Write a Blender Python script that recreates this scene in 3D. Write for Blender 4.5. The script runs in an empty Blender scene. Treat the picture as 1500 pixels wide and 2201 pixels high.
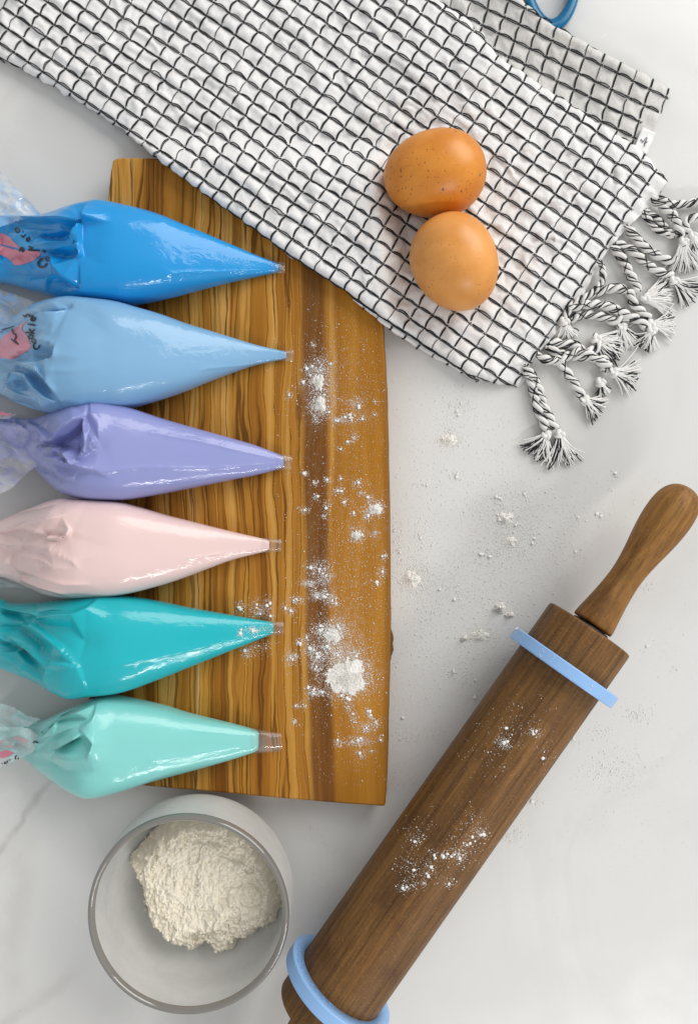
import bpy, bmesh, math, random
import numpy as np
from mathutils import Vector
from mathutils.bvhtree import BVHTree

# ------------------------------------------------------------------ camera, light, exposure
sc = bpy.context.scene
C = sc.collection
S = 0.00025            # metres per photo pixel on the table
FPX = 1631.0           # focal length in photo pixels
H = FPX * S            # camera height above the table
cam = bpy.data.cameras.new('camera')
cam.sensor_fit = 'VERTICAL'; cam.sensor_height = 24.0
cam.lens = 24.0 * FPX / 2201.0
cam.clip_start = 0.02; cam.clip_end = 20
camo = bpy.data.objects.new('camera', cam); C.objects.link(camo)
camo.location = (0, 0, H)
sc.camera = camo
sc.view_settings.view_transform = 'Standard'
sc.view_settings.look = 'None'
sc.view_settings.exposure = 0.0
sc.view_settings.gamma = 1.0

W = bpy.data.worlds.new('World'); sc.world = W; W.use_nodes = True
W.node_tree.nodes['Background'].inputs[0].default_value = (0.96, 0.98, 1.0, 1)
W.node_tree.nodes['Background'].inputs[1].default_value = 0.54

def area(name, loc, target, sx, sy, power, col):
    l = bpy.data.lights.new(name, 'AREA'); l.shape = 'RECTANGLE'
    l.size = sx; l.size_y = sy; l.energy = power; l.color = col
    o = bpy.data.objects.new(name, l); C.objects.link(o)
    o.location = loc
    d = Vector(target) - Vector(loc)
    o.rotation_euler = d.to_track_quat('-Z', 'Y').to_euler()
    return o
area('window_light', (1.62, 1.66, 1.46), (0.0, -0.02, 0), 2.10, 1.70, 61.0, (1.0, 0.975, 0.94))
area('side_window_light', (0.50, -1.00, 0.76), (-0.05, -0.02, 0), 0.55, 0.065, 4.6, (1.0, 0.98, 0.96))

sc.cycles.max_bounces = 10
sc.cycles.transparent_max_bounces = 12
sc.cycles.caustics_reflective = False
sc.cycles.caustics_refractive = False

rng = np.random.default_rng(7)
random.seed(7)
MM = 0.001

def P(px, py, z=0.0):
    k = S * (1 - z / H)
    return ((px - 750.0) * k, -(py - 1100.5) * k, z)
def PN(px, py, z):
    k = S * (1 - np.asarray(z) / H)
    return np.stack([(np.asarray(px) - 750.0) * k, -(np.asarray(py) - 1100.5) * k, np.asarray(z) + 0 * np.asarray(px)], -1)
def UNP(v):
    k = S * (1 - v[..., 2] / H)
    return v[..., 0] / k + 750.0, 1100.5 - v[..., 1] / k

# ------------------------------------------------------------------ small helpers
def tag(o, label=None, cat=None, group=None, kind=None):
    if label: o['label'] = label
    if cat: o['category'] = cat
    if group: o['group'] = group
    if kind: o['kind'] = kind
    return o
def empty(name, loc=(0, 0, 0)):
    o = bpy.data.objects.new(name, None); C.objects.link(o); o.location = loc
    o.empty_display_size = 0.01
    return o
def mesh(name, V, F, mat, parent=None, smooth=True, origin=None):
    """V (n,3), F list of index arrays (k,3) or (k,4)."""
    V = np.asarray(V, float).reshape(-1, 3)
    if not isinstance(F, (list, tuple)): F = [F]
    me = bpy.data.meshes.new(name)
    org = np.zeros(3) if origin is None else np.asarray(origin, float)
    loops = np.concatenate([f.reshape(-1) for f in F if len(f)]).astype(np.int32)
    tot = np.concatenate([np.full(len(f), f.shape[1], np.int32) for f in F if len(f)])
    start = np.concatenate([[0], np.cumsum(tot)[:-1]]).astype(np.int32)
    me.vertices.add(len(V)); me.vertices.foreach_set('co', (V - org).astype(np.float32).reshape(-1))
    me.loops.add(len(loops)); me.loops.foreach_set('vertex_index', loops)
    me.polygons.add(len(tot)); me.polygons.foreach_set('loop_start', start)
    try: me.polygons.foreach_set('loop_total', tot)
    except Exception: pass
    me.polygons.foreach_set('use_smooth', np.full(len(tot), smooth, bool))
    me.update(calc_edges=True); me.validate()
    me.materials.append(mat)
    o = bpy.data.objects.new(name, me); C.objects.link(o)
    if parent is not None:
        o.parent = parent
        o.location = Vector(org) - Vector(WL(parent))
    else:
        o.location = org
    return o
def WL(o):
    v = Vector(o.location)
    while o.parent is not None:
        o = o.parent; v += Vector(o.location)
    return v
def grid_faces(n, m, wrap=False):
    i = np.arange(n - 1)[:, None]; j = np.arange(m if wrap else m - 1)[None, :]
    j2 = (j + 1) % m
    a = i * m + j; b = i * m + j2; c = (i + 1) * m + j2; d = (i + 1) * m + j
    return np.stack([a, b, c, d], -1).reshape(-1, 4)
def sstep(a, b, x):
    t = np.clip((np.asarray(x, float) - a) / (b - a), 0, 1)
    return t * t * (3 - 2 * t)

def _hash(ix, iy, seed):
    h = (ix.astype(np.int64) * 374761393 + iy.astype(np.int64) * 668265263 + seed * 144665531) & 0x7fffffff
    h = ((h ^ (h >> 13)) * 1274126177) & 0x7fffffff
    h = (h ^ (h >> 16)) & 0xffff
    return h / 65535.0
def vnoise(x, y, seed=0):
    x = np.asarray(x, float); y = np.asarray(y, float)
    ix = np.floor(x); iy = np.floor(y); fx = x - ix; fy = y - iy
    fx = fx * fx * fx * (fx * (fx * 6 - 15) + 10); fy = fy * fy * fy * (fy * (fy * 6 - 15) + 10)
    ix = ix.astype(np.int64); iy = iy.astype(np.int64)
    a = _hash(ix, iy, seed); b = _hash(ix + 1, iy, seed); c = _hash(ix, iy + 1, seed); d = _hash(ix + 1, iy + 1, seed)
    return (a * (1 - fx) + b * fx) * (1 - fy) + (c * (1 - fx) + d * fx) * fy * 1.0
def fbm(x, y, seed=0, o=4):
    s = 0; a = 0.5
    for k in range(o):
        s = s + a * (vnoise(x * 2 ** k + 17 * k, y * 2 ** k - 9 * k, seed + k) - 0.5) * 2; a *= 0.5
    return s
def worley(x, y, seed=0):
    ix = np.floor(x).astype(np.int64); iy = np.floor(y).astype(np.int64)
    best = np.full(x.shape, 9.0)
    for dx in (-1, 0, 1):
        for dy in (-1, 0, 1):
            cx = ix + dx; cy = iy + dy
            px = cx + _hash(cx, cy, seed); py = cy + _hash(cx, cy, seed + 31)
            r = 0.55 + 0.9 * _hash(cx, cy, seed + 57)
            best = np.minimum(best, np.hypot(x - px, y - py) / r)
    return best

def tube_mesh(paths, rad, sides=6, cap=True):
    """paths (N,K,3), rad scalar / (K,) / (N,K) -> V, F list"""
    paths = np.asarray(paths, float)
    N, K, _ = paths.shape
    rad = np.broadcast_to(np.asarray(rad, float), (N, K))
    t = np.gradient(paths, axis=1)
    t /= np.linalg.norm(t, axis=2, keepdims=True) + 1e-12
    up = np.zeros_like(t); up[..., 2] = 1
    vert = np.abs(t[..., 2]) > 0.95
    up[vert] = (1, 0, 0)
    b = np.cross(t, up); b /= np.linalg.norm(b, axis=2, keepdims=True) + 1e-12
    n = np.cross(b, t)
    ang = np.arange(sides) * 2 * np.pi / sides
    ring = (b[:, :, None, :] * np.cos(ang)[None, None, :, None] + n[:, :, None, :] * np.sin(ang)[None, None, :, None])
    V = paths[:, :, None, :] + ring * rad[:, :, None, None]
    f = grid_faces(K, sides, True)
    F = (f[None] + (np.arange(N) * K * sides)[:, None, None]).reshape(-1, 4)
    out = [F]
    V = V.reshape(-1, 3)
    if cap and sides == 6:
        base = (np.arange(N) * K * sides)[:, None]
        q = np.array([[0, 1, 2, 3], [0, 3, 4, 5]])
        for qq in q:
            out.append(base + qq[None, ::-1]); out.append(base + (K - 1) * sides + qq[None])
    return V, out
class MB:
    def __init__(s): s.V = []; s.F = []; s.n = 0
    def add(s, V, F):
        V = np.asarray(V, float).reshape(-1, 3)
        for f in (F if isinstance(F, (list, tuple)) else [F]): s.F.append(np.asarray(f) + s.n)
        s.V.append(V); s.n += len(V)
    def build(s, name, mat, parent=None, smooth=True, origin=None):
        return mesh(name, np.concatenate(s.V), s.F, mat, parent, smooth, origin)
def spline(pts, n):
    """Catmull-Rom through pts -> n samples equally spaced"""
    p = np.asarray(pts, float)
    q = np.vstack([2 * p[0] - p[1], p, 2 * p[-1] - p[-2]])
    out = []
    for i in range(1, len(q) - 2):
        t = np.linspace(0, 1, 24, endpoint=False)[:, None]
        a, b, c, d = q[i - 1], q[i], q[i + 1], q[i + 2]
        out.append(0.5 * ((2 * b) + (c - a) * t + (2 * a - 5 * b + 4 * c - d) * t ** 2 + (3 * b - a - 3 * c + d) * t ** 3))
    out = np.vstack(out + [p[-1:]])
    L = np.concatenate([[0], np.cumsum(np.linalg.norm(np.diff(out, axis=0), axis=1))])
    s = np.linspace(0, L[-1], n)
    return np.stack([np.interp(s, L, out[:, k]) for k in range(out.shape[1])], 1)
def inpoly(x, y, poly):
    x = np.asarray(x, float); y = np.asarray(y, float)
    r = np.zeros(x.shape, bool); n = len(poly)
    for i in range(n):
        x1, y1 = poly[i]; x2, y2 = poly[(i + 1) % n]
        c = ((y1 > y) != (y2 > y)) & (x < (x2 - x1) * (y - y1) / ((y2 - y1) + 1e-12) + x1)
        r ^= c
    return r
def polydist(x, y, pts, closed=False):
    """unsigned distance, signed side (cross) and along-parameter 0..1"""
    best = np.full(np.shape(x), 1e9); side = np.zeros(np.shape(x)); par = np.zeros(np.shape(x))
    pts = [tuple(p) for p in pts]
    if closed: pts = pts + [pts[0]]
    n = len(pts) - 1
    for i in range(n):
        x1, y1 = pts[i]; x2, y2 = pts[i + 1]
        dx, dy = x2 - x1, y2 - y1; L2 = dx * dx + dy * dy + 1e-9
        t = np.clip(((x - x1) * dx + (y - y1) * dy) / L2, 0, 1)
        d = np.hypot(x - x1 - t * dx, y - y1 - t * dy)
        m = d < best
        best = np.where(m, d, best)
        side = np.where(m, np.sign(dx * (y - y1) - dy * (x - x1)), side)
        par = np.where(m, (i + t) / n, par)
    return best, side, par

# ------------------------------------------------------------------ materials
class NT:
    def __init__(s, name):
        s.m = bpy.data.materials.new(name); s.m.use_nodes = True
        s.t = s.m.node_tree; s.b = s.t.nodes['Principled BSDF']; s.out = s.t.nodes['Material Output']
    def n(s, ty, **kw):
        nd = s.t.nodes.new(ty)
        for k, v in kw.items(): setattr(nd, k, v)
        return nd
    def put(s, sock, v):
        if isinstance(v, bpy.types.NodeSocket): s.t.links.new(v, sock)
        elif isinstance(v, (tuple, list)) and len(v) == 3 and sock.type == 'RGBA': sock.default_value = (*v, 1)
        else: sock.default_value = v
    def math(s, op, a, b=0.0, c=0.0, clamp=False):
        nd = s.n('ShaderNodeMath', operation=op, use_clamp=clamp)
        s.put(nd.inputs[0], a); s.put(nd.inputs[1], b)
        if len(nd.inputs) > 2: s.put(nd.inputs[2], c)
        return nd.outputs[0]
    def obj(s): return s.n('ShaderNodeTexCoord').outputs['Object']
    def xyz(s, v):
        nd = s.n('ShaderNodeSeparateXYZ'); s.put(nd.inputs[0], v); return nd.outputs
    def comb(s, x, y, z):
        nd = s.n('ShaderNodeCombineXYZ')
        for i, v in enumerate((x, y, z)): s.put(nd.inputs[i], v)
        return nd.outputs[0]
    def mapp(s, v, scale=(1, 1, 1), loc=(0, 0, 0), rot=(0, 0, 0)):
        nd = s.n('ShaderNodeMapping'); s.put(nd.inputs[0], v)
        nd.inputs['Scale'].default_value = scale; nd.inputs['Location'].default_value = loc; nd.inputs['Rotation'].default_value = rot
        return nd.outputs[0]
    def noise(s, v, scale, detail=3, rough=0.5, dist=0.0):
        nd = s.n('ShaderNodeTexNoise'); s.put(nd.inputs['Vector'], v)
        nd.inputs['Scale'].default_value = scale; nd.inputs['Detail'].default_value = detail
        nd.inputs['Roughness'].default_value = rough; nd.inputs['Distortion'].default_value = dist
        return nd.outputs['Fac']
    def ramp(s, f, stops, interp='LINEAR'):
        nd = s.n('ShaderNodeValToRGB'); s.put(nd.inputs[0], f); cr = nd.color_ramp; cr.interpolation = interp
        while len(cr.elements) < len(stops): cr.elements.new(0.5)
        for e, (p, c) in zip(cr.elements, stops):
            e.position = p; e.color = (*c, 1) if isinstance(c, tuple) else (c, c, c, 1)
        return nd.outputs[0]
    def mix(s, f, a, b, mode='MIX'):
        nd = s.n('ShaderNodeMix', data_type='RGBA', blend_type=mode)
        s.put(nd.inputs[0], f); s.put(nd.inputs[6], a); s.put(nd.inputs[7], b)
        return nd.outputs[2]
    def remap(s, v, a, b, c=0.0, d=1.0, smooth=True):
        nd = s.n('ShaderNodeMapRange', interpolation_type='SMOOTHSTEP' if smooth else 'LINEAR')
        for i, x in enumerate((v, a, b, c, d)): s.put(nd.inputs[i], x)
        return nd.outputs[0]
    def bump(s, h, strength=0.3, dist=0.001, normal=None):
        nd = s.n('ShaderNodeBump'); s.put(nd.inputs['Height'], h)
        nd.inputs['Strength'].default_value = strength; nd.inputs['Distance'].default_value = dist
        if normal is not None: s.put(nd.inputs['Normal'], normal)
        return nd.outputs[0]
    def set(s, **kw):
        for k, v in kw.items(): s.put(s.b.inputs[k.replace('_', ' ')], v)
        return s.m
def simple(name, col, rough=0.5, **kw):
    t = NT(name); return t.set(Base_Color=col, Roughness=rough, **kw)

def mat_marble():
    t = NT('white_marble'); v = t.obj()
    n1 = t.noise(v, 4.0, 5, 0.55, 0.8)
    base = t.ramp(n1, [(0.30, (0.63, 0.616, 0.592)), (0.48, (0.71, 0.704, 0.682)), (0.7, (0.735, 0.73, 0.71))])
    n2 = t.noise(t.mapp(v, (1, 1, 1), (3.1, 1.7, 0)), 2.6, 7, 0.6, 1.6)
    vein = t.math('ABSOLUTE', t.math('SUBTRACT', n2, 0.5))
    vm = t.remap(vein, 0.0, 0.022, 1.0, 0.0)
    big = t.noise(t.mapp(v, (1, 1, 1), (9, 4, 0)), 3.0, 2)
    vm = t.math('MULTIPLY', vm, t.remap(big, 0.50, 0.66))
    col = t.mix(t.math('MULTIPLY', vm, 0.09), base, (0.50, 0.47, 0.45))
    vx, vy, vz = t.xyz(v)
    wv = t.math('MULTIPLY', t.math('SUBTRACT', t.noise(v, 28, 3, 0.6), 0.5), 0.016)
    def streak(x0, y0, x1, y1, w, amt, colr):
        # a soft darker streak between two points of the table (metres)
        nonlocal col
        L = math.hypot(x1 - x0, y1 - y0); ux, uy = (x1 - x0) / L, (y1 - y0) / L
        rx = t.math('SUBTRACT', vx, x0); ry = t.math('SUBTRACT', vy, y0)
        al = t.math('ADD', t.math('MULTIPLY', rx, ux), t.math('MULTIPLY', ry, uy))
        ac = t.math('ADD', t.math('SUBTRACT', t.math('MULTIPLY', rx, -uy), t.math('MULTIPLY', ry, -ux)), wv)
        m = t.math('MULTIPLY', t.remap(t.math('ABSOLUTE', ac), 0.0, w, 1.0, 0.0), t.math('MULTIPLY', t.remap(al, -0.02, 0.01), t.remap(al, L - 0.01, L + 0.02, 1.0, 0.0)))
        m = t.math('MULTIPLY', m, t.remap(t.noise(v, 60, 3), 0.3, 0.6, 0.4, 1.0))
        col = t.mix(t.math('MULTIPLY', m, amt), col, colr)
    streak(-0.195, -0.19, -0.156, -0.142, 0.0035, 0.42, (0.36, 0.33, 0.31))  # veins of the stone at the lower left start here
    streak(-0.175, -0.175, -0.182, -0.26, 0.012, 0.25, (0.46, 0.42, 0.39))
    streak(-0.15, -0.25, -0.20, -0.285, 0.006, 0.25, (0.46, 0.40, 0.38))
    streak(-0.19, 0.215, -0.165, 0.25, 0.006, 0.20, (0.46, 0.44, 0.43))  # greyer streak near the upper left
    streak(-0.03, -0.165, 0.03, -0.205, 0.010, 0.16, (0.50, 0.46, 0.45))
    streak(0.12, 0.27, 0.19, 0.235, 0.010, 0.14, (0.52, 0.51, 0.50))
    n3 = t.noise(v, 22, 4, 0.6)
    col = t.mix(t.remap(n3, 0.52, 0.75, 0, 0.16), col, (0.70, 0.63, 0.60))
    sp = t.noise(v, 700, 1)
    col = t.mix(t.remap(sp, 0.79, 0.82, 0, 0.5), col, (0.25, 0.23, 0.21))
    t.set(Base_Color=col, Roughness=t.remap(t.noise(v, 30, 3), 0.3, 0.7, 0.16, 0.28))
    t.b.inputs['Specular IOR Level'].default_value = 0.5
    t.put(t.b.inputs['Normal'], t.bump(t.noise(v, 120, 2), 0.03, 0.0005))
    return t.m
def mat_olive():
    t = NT('olive_wood'); v = t.obj()   # object origin at the table origin, metres
    x, y, z = t.xyz(v)
    wob = t.math('MULTIPLY', t.math('SUBTRACT', t.noise(t.comb(t.math('MULTIPLY', x, 14), t.math('MULTIPLY', y, 7), 0.0), 1.0, 3, 0.5), 0.5), 0.016)
    wob2 = t.math('MULTIPLY', t.math('SUBTRACT', t.noise(t.comb(t.math('MULTIPLY', x, 130), t.math('MULTIPLY', y, 30), 2.0), 1.0, 3, 0.5), 0.5), 0.0046)
    xx = t.math('ADD', t.math('ADD', x, wob), wob2)
    yy = t.math('MULTIPLY', y, 2.2)
    st1 = t.noise(t.comb(t.math('MULTIPLY', xx, 120), yy, 0.0), 1.0, 2, 0.45)
    st2 = t.noise(t.comb(t.math('MULTIPLY', xx, 400), t.math('MULTIPLY', y, 5.0), 5.0), 1.0, 4, 0.65)
    fine = t.noise(t.comb(t.math('MULTIPLY', x, 1900), t.math('MULTIPLY', y, 45), 1.0), 1.0, 2, 0.6)
    honey = t.ramp(st1, [(0.30, (0.22, 0.075, 0.008)), (0.43, (0.39, 0.158, 0.018)), (0.54, (0.53, 0.25, 0.038)), (0.67, (0.68, 0.385, 0.115))])
    # thin dark growth lines: iso-contours of a stretched noise field
    q = t.math('FRACT', t.math('MULTIPLY', st1, 7.0))
    ln = t.remap(t.math('ABSOLUTE', t.math('SUBTRACT', q, 0.5)), 0.01, 0.12, 1.0, 0.0)
    left = t.remap(x, -0.035, 0.0, 1.0, 0.0)
    ln = t.math('MULTIPLY', ln, t.math('ADD', t.math('MULTIPLY', left, 0.80), 0.08))
    col = t.mix(ln, honey, (0.12, 0.042, 0.006))
    dk = t.remap(st2, 0.50, 0.62, 0.0, 0.68)
    farl = t.remap(x, -0.095, -0.03, 1.0, 0.35)
    col = t.mix(t.math('MULTIPLY', t.math('MULTIPLY', dk, farl), left), col, (0.10, 0.036, 0.006))
    # plain honey on the right of the dark stripe
    rt = t.remap(xx, -0.012, -0.006)
    plain = t.ramp(t.noise(t.comb(t.math('MULTIPLY', xx, 55), t.math('MULTIPLY', y, 3), 3.0), 1.0, 3, 0.5), [(0.3, (0.29, 0.108, 0.010)), (0.5, (0.44, 0.185, 0.018)), (0.7, (0.60, 0.285, 0.040))])
    col = t.mix(rt, col, plain)
    # dark heartwood stripe, drifting right towards the bottom
    cen = t.math('ADD', t.math('MULTIPLY', y, -0.022), -0.0168)
    d = t.math('ABSOLUTE', t.math('SUBTRACT', t.math('ADD', x, t.math('MULTIPLY', wob, 0.35)), cen))
    sm = t.remap(t.math('ADD', d, t.math('MULTIPLY', wob2, 0.5)), 0.0042, 0.0078, 1.0, 0.0)
    hw = t.ramp(st2, [(0.35, (0.110, 0.036, 0.007)), (0.65, (0.215, 0.084, 0.016))])
    col = t.mix(t.math('MULTIPLY', sm, 0.92), col, hw)
    edge = t.remap(x, 0.0165, 0.0205, 0.0, 0.7)
    col = t.mix(edge, col, (0.20, 0.082, 0.016))
    col = t.mix(t.remap(fine, 0.35, 0.75, 0.20, 0.0), col, (0.12, 0.045, 0.008))
    film = 0.0
    for px_, py_, rx_, ry_, a_ in ((735, 1395, 55, 75, 0.50), (750, 1452, 52, 46, 0.6), (688, 838, 34, 66, 0.5), (692, 1245, 38, 40, 0.42), (790, 1110, 40, 60, 0.26), (560, 1312, 45, 26, 0.22), (745, 890, 60, 40, 0.26), (780, 1580, 40, 50, 0.24), (740, 1250, 95, 330, 0.07)):
        k_ = S * (1 - 0.0165 / H); dx = t.math('DIVIDE', t.math('SUBTRACT', x, (px_ - 750) * k_), rx_ * k_); dy = t.math('DIVIDE', t.math('SUBTRACT', y, -(py_ - 1100.5) * k_), ry_ * k_)
        g = t.math('MULTIPLY', t.math('EXPONENT', t.math('MULTIPLY', t.math('ADD', t.math('MULTIPLY', dx, dx), t.math('MULTIPLY', dy, dy)), -1.0)), a_)
        film = t.math('MAXIMUM', film, g)
    pw = t.math('MULTIPLY', t.remap(t.noise(v, 260, 4, 0.7), 0.38, 0.68), t.remap(t.noise(t.mapp(v, (1, 1, 1), (3, 3, 3)), 1300, 2, 0.6), 0.35, 0.65, 0.25, 1.0))
    col = t.mix(t.math('MULTIPLY', t.math('MULTIPLY', film, pw), 0.60), col, (0.86, 0.84, 0.80))
    t.set(Base_Color=col, Roughness=t.remap(fine, 0.3, 0.7, 0.42, 0.55))
    t.b.inputs['Specular IOR Level'].default_value = 0.13
    t.put(t.b.inputs['Normal'], t.bump(fine, 0.12, 0.0004))
    return t.m
def mat_walnut(name='dark_stained_wood', a=(0.070, 0.032, 0.010), b=(0.26, 0.124, 0.034)):
    t = NT(name); v = t.obj()           # local x runs along the pin
    st = t.noise(t.mapp(v, (8, 260, 260)), 1.0, 5, 0.7, 0.3)
    col = t.ramp(st, [(0.30, a), (0.50, tuple((a[i] + b[i]) * 0.5 for i in range(3))), (0.70, b)])
    fl = t.noise(t.mapp(v, (2200, 480, 480)), 1.0, 2, 0.7)
    col = t.mix(t.remap(fl, 0.54, 0.70, 0.0, 0.48), col, (0.36, 0.175, 0.045))
    col = t.mix(t.remap(t.noise(t.mapp(v, (70, 1500, 1500)), 1.0, 2), 0.52, 0.68, 0.0, 0.4), col, (0.055, 0.02, 0.004))
    blot = t.noise(v, 38, 4, 0.6)
    col = t.mix(t.remap(blot, 0.48, 0.72, 0.0, 0.5), col, (0.06, 0.024, 0.008))
    t.set(Base_Color=col, Roughness=0.52)
    t.b.inputs['Specular IOR Level'].default_value = 0.28
    t.put(t.b.inputs['Normal'], t.bump(t.math('ADD', fl, t.math('MULTIPLY', t.noise(t.mapp(v, (90, 1700, 1700)), 1.0, 2), 0.7)), 0.40, 0.0005))
    return t.m
def mat_icing(name, deep, pale):
    t = NT(name); v = t.obj()
    n = t.noise(v, 16, 3, 0.5)
    x, y, z = t.xyz(v)
    # in the gathered end the film lies loose on the icing and whitens it
    back = t.remap(x, -0.068, -0.030, 1.0, 0.0)
    loose = t.math('MULTIPLY', t.remap(t.noise(t.mapp(v, (1, 1, 1), (4, 2, 1)), 34, 1.5, 0.4, 0.8), 0.43, 0.58), back)
    col = t.mix(t.remap(n, 0.35, 0.65, 0.0, 0.10), deep, pale)
    col = t.mix(t.math('MULTIPLY', loose, 0.45), col, pale)
    t.set(Base_Color=col, Roughness=0.42)
    t.b.inputs['Coat Weight'].default_value = 0.72
    t.b.inputs['Specular IOR Level'].default_value = 0.2
    t.b.inputs['Coat Roughness'].default_value = 0.055
    t.b.inputs['Coat IOR'].default_value = 1.46
    cb = t.bump(t.noise(t.mapp(v, (0.8, 1.2, 1)), 120, 4, 0.6, 0.8), 0.34, 0.0012)
    t.put(t.b.inputs['Coat Normal'], cb)
    t.b.inputs['Subsurface Weight'].default_value = 0.0
    return t.m
def mat_film(name, tint=(0.96, 0.97, 0.98), haze=0.16, smear=None, smear_amt=0.0, gloss=0.42):
    t = NT(name); v = t.obj()
    tr = t.n('ShaderNodeBsdfTransparent'); t.put(tr.inputs[0], tint)
    gl = t.n('ShaderNodeBsdfGlossy'); gl.inputs['Roughness'].default_value = 0.06
    df = t.n('ShaderNodeBsdfDiffuse'); t.put(df.inputs[0], (0.85, 0.86, 0.87))
    bmp = t.bump(t.noise(v, 70, 2.5, 0.5, 0.6), 0.30, 0.0015)
    t.put(gl.inputs['Normal'], bmp)
    lw = t.n('ShaderNodeLayerWeight'); lw.inputs[0].default_value = 0.35; t.put(lw.inputs['Normal'], bmp)
    m1 = t.n('ShaderNodeMixShader')
    hz = t.remap(t.noise(v, 60, 3, 0.6), 0.35, 0.7, haze * 0.5, haze * 1.6)
    t.put(m1.inputs[0], hz); t.t.links.new(tr.outputs[0], m1.inputs[1]); t.t.links.new(df.outputs[0], m1.inputs[2])
    src = m1.outputs[0]
    if smear is not None:
        ds = t.n('ShaderNodeBsdfDiffuse'); t.put(ds.inputs[0], smear)
        m3 = t.n('ShaderNodeMixShader')
        x = t.xyz(v)[0]
        k = t.math('MULTIPLY', t.remap(t.noise(t.mapp(v, (1, 1, 1), (1, 5, 0)), 85, 4, 0.65, 0.8), 0.40, 0.62), smear_amt)
        t.put(m3.inputs[0], k); t.t.links.new(src, m3.inputs[1]); t.t.links.new(ds.outputs[0], m3.inputs[2]); src = m3.outputs[0]
    m2 = t.n('ShaderNodeMixShader')
    t.put(m2.inputs[0], t.math('MULTIPLY_ADD', lw.outputs['Fresnel'], gloss, 0.02))
    t.t.links.new(src, m2.inputs[1]); t.t.links.new(gl.outputs[0], m2.inputs[2])
    t.t.links.new(m2.outputs[0], t.out.inputs['Surface'])
    return t.m
def mat_cloth(name='white_cotton_weave', ca=(0.76, 0.745, 0.73), cb=(0.89, 0.88, 0.87)):
    t = NT(name); v = t.obj()
    r = t.mapp(v, (1, 1, 1), (0, 0, 0), (0, 0, math.radians(34)))
    x, y, z = t.xyz(r)
    w = t.math('MULTIPLY', t.math('SINE', t.math('MULTIPLY', x, 2 * math.pi / 0.0009)), t.math('SINE', t.math('MULTIPLY', y, 2 * math.pi / 0.0009)))
    n = t.noise(v, 900, 2, 0.6)
    h = t.math('ADD', t.math('MULTIPLY', w, 0.35), n)
    col = t.mix(t.remap(h, 0.15, 0.75), ca, cb)
    t.set(Base_Color=col, Roughness=0.9)
    t.b.inputs['Sheen Weight'].default_value = 0.15
    t.put(t.b.inputs['Normal'], t.bump(h, 0.45, 0.0003))
    return t.m
def mat_egg(name, a, b, sp):
    t = NT(name); v = t.obj()
    col = t.mix(t.remap(t.noise(v, 60, 3), 0.35, 0.65), a, b)
    s1 = t.remap(t.noise(v, 820, 2, 0.5), 0.665, 0.70)
    s2 = t.remap(t.noise(t.mapp(v, (1, 1, 1), (2, 3, 4)), 330, 2, 0.5), 0.705, 0.73)
    dens = t.remap(t.noise(t.mapp(v, (1, 1, 1), (7, 1, 4)), 45, 2), 0.42, 0.62)
    k = t.math('MULTIPLY', t.math('MAXIMUM', s1, s2), t.math('MULTIPLY', dens, sp))
    col = t.mix(k, col, (0.17, 0.06, 0.015))
    pale = t.remap(t.noise(t.mapp(v, (1, 1, 1), (1, 8, 2)), 160, 3, 0.6), 0.70, 0.80, 0.0, 0.35)
    col = t.mix(pale, col, (0.75, 0.45, 0.22))
    t.set(Base_Color=col, Roughness=0.37)
    t.b.inputs['Specular IOR Level'].default_value = 0.45
    t.put(t.b.inputs['Normal'], t.bump(t.noise(v, 1500, 2), 0.10, 0.0002))
    return t.m
def mat_flour(name, col=(0.90, 0.83, 0.69)):
    t = NT(name); v = t.obj()
    n = t.noise(v, 900, 4, 0.7)
    c = t.mix(t.remap(n, 0.3, 0.7), tuple(k * 0.93 for k in col), col)
    t.set(Base_Color=c, Roughness=0.95)
    t.b.inputs['Specular IOR Level'].default_value = 0.1
    t.put(t.b.inputs['Normal'], t.bump(n, 0.6, 0.0006))
    return t.m
def mat_bowl():
    """flour-fogged glass: partly clear, partly white haze, with a glassy surface"""
    t = NT('fogged_glass'); v = t.obj()
    n = t.noise(v, 45, 5, 0.65)
    tr = t.n('ShaderNodeBsdfTransparent'); t.put(tr.inputs[0], (0.95, 0.955, 0.95))
    df = t.n('ShaderNodeBsdfDiffuse'); t.put(df.inputs[0], (0.84, 0.835, 0.815))
    tl = t.n('ShaderNodeBsdfTranslucent'); t.put(tl.inputs[0], (0.74, 0.735, 0.715))
    gl = t.n('ShaderNodeBsdfGlossy'); gl.inputs['Roughness'].default_value = 0.12
    def mx(f, a, b):
        m = t.n('ShaderNodeMixShader'); t.put(m.inputs[0], f); t.t.links.new(a, m.inputs[1]); t.t.links.new(b, m.inputs[2]); return m.outputs[0]
    haze = mx(0.35, df.outputs[0], tl.outputs[0])
    body = mx(t.remap(n, 0.3, 0.7, 0.74, 0.93), tr.outputs[0], haze)
    lw = t.n('ShaderNodeLayerWeight'); lw.inputs[0].default_value = 0.35
    t.t.links.new(mx(t.math('MULTIPLY_ADD', lw.outputs['Fresnel'], 0.35, 0.015), body, gl.outputs[0]), t.out.inputs['Surface'])
    return t.m

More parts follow.
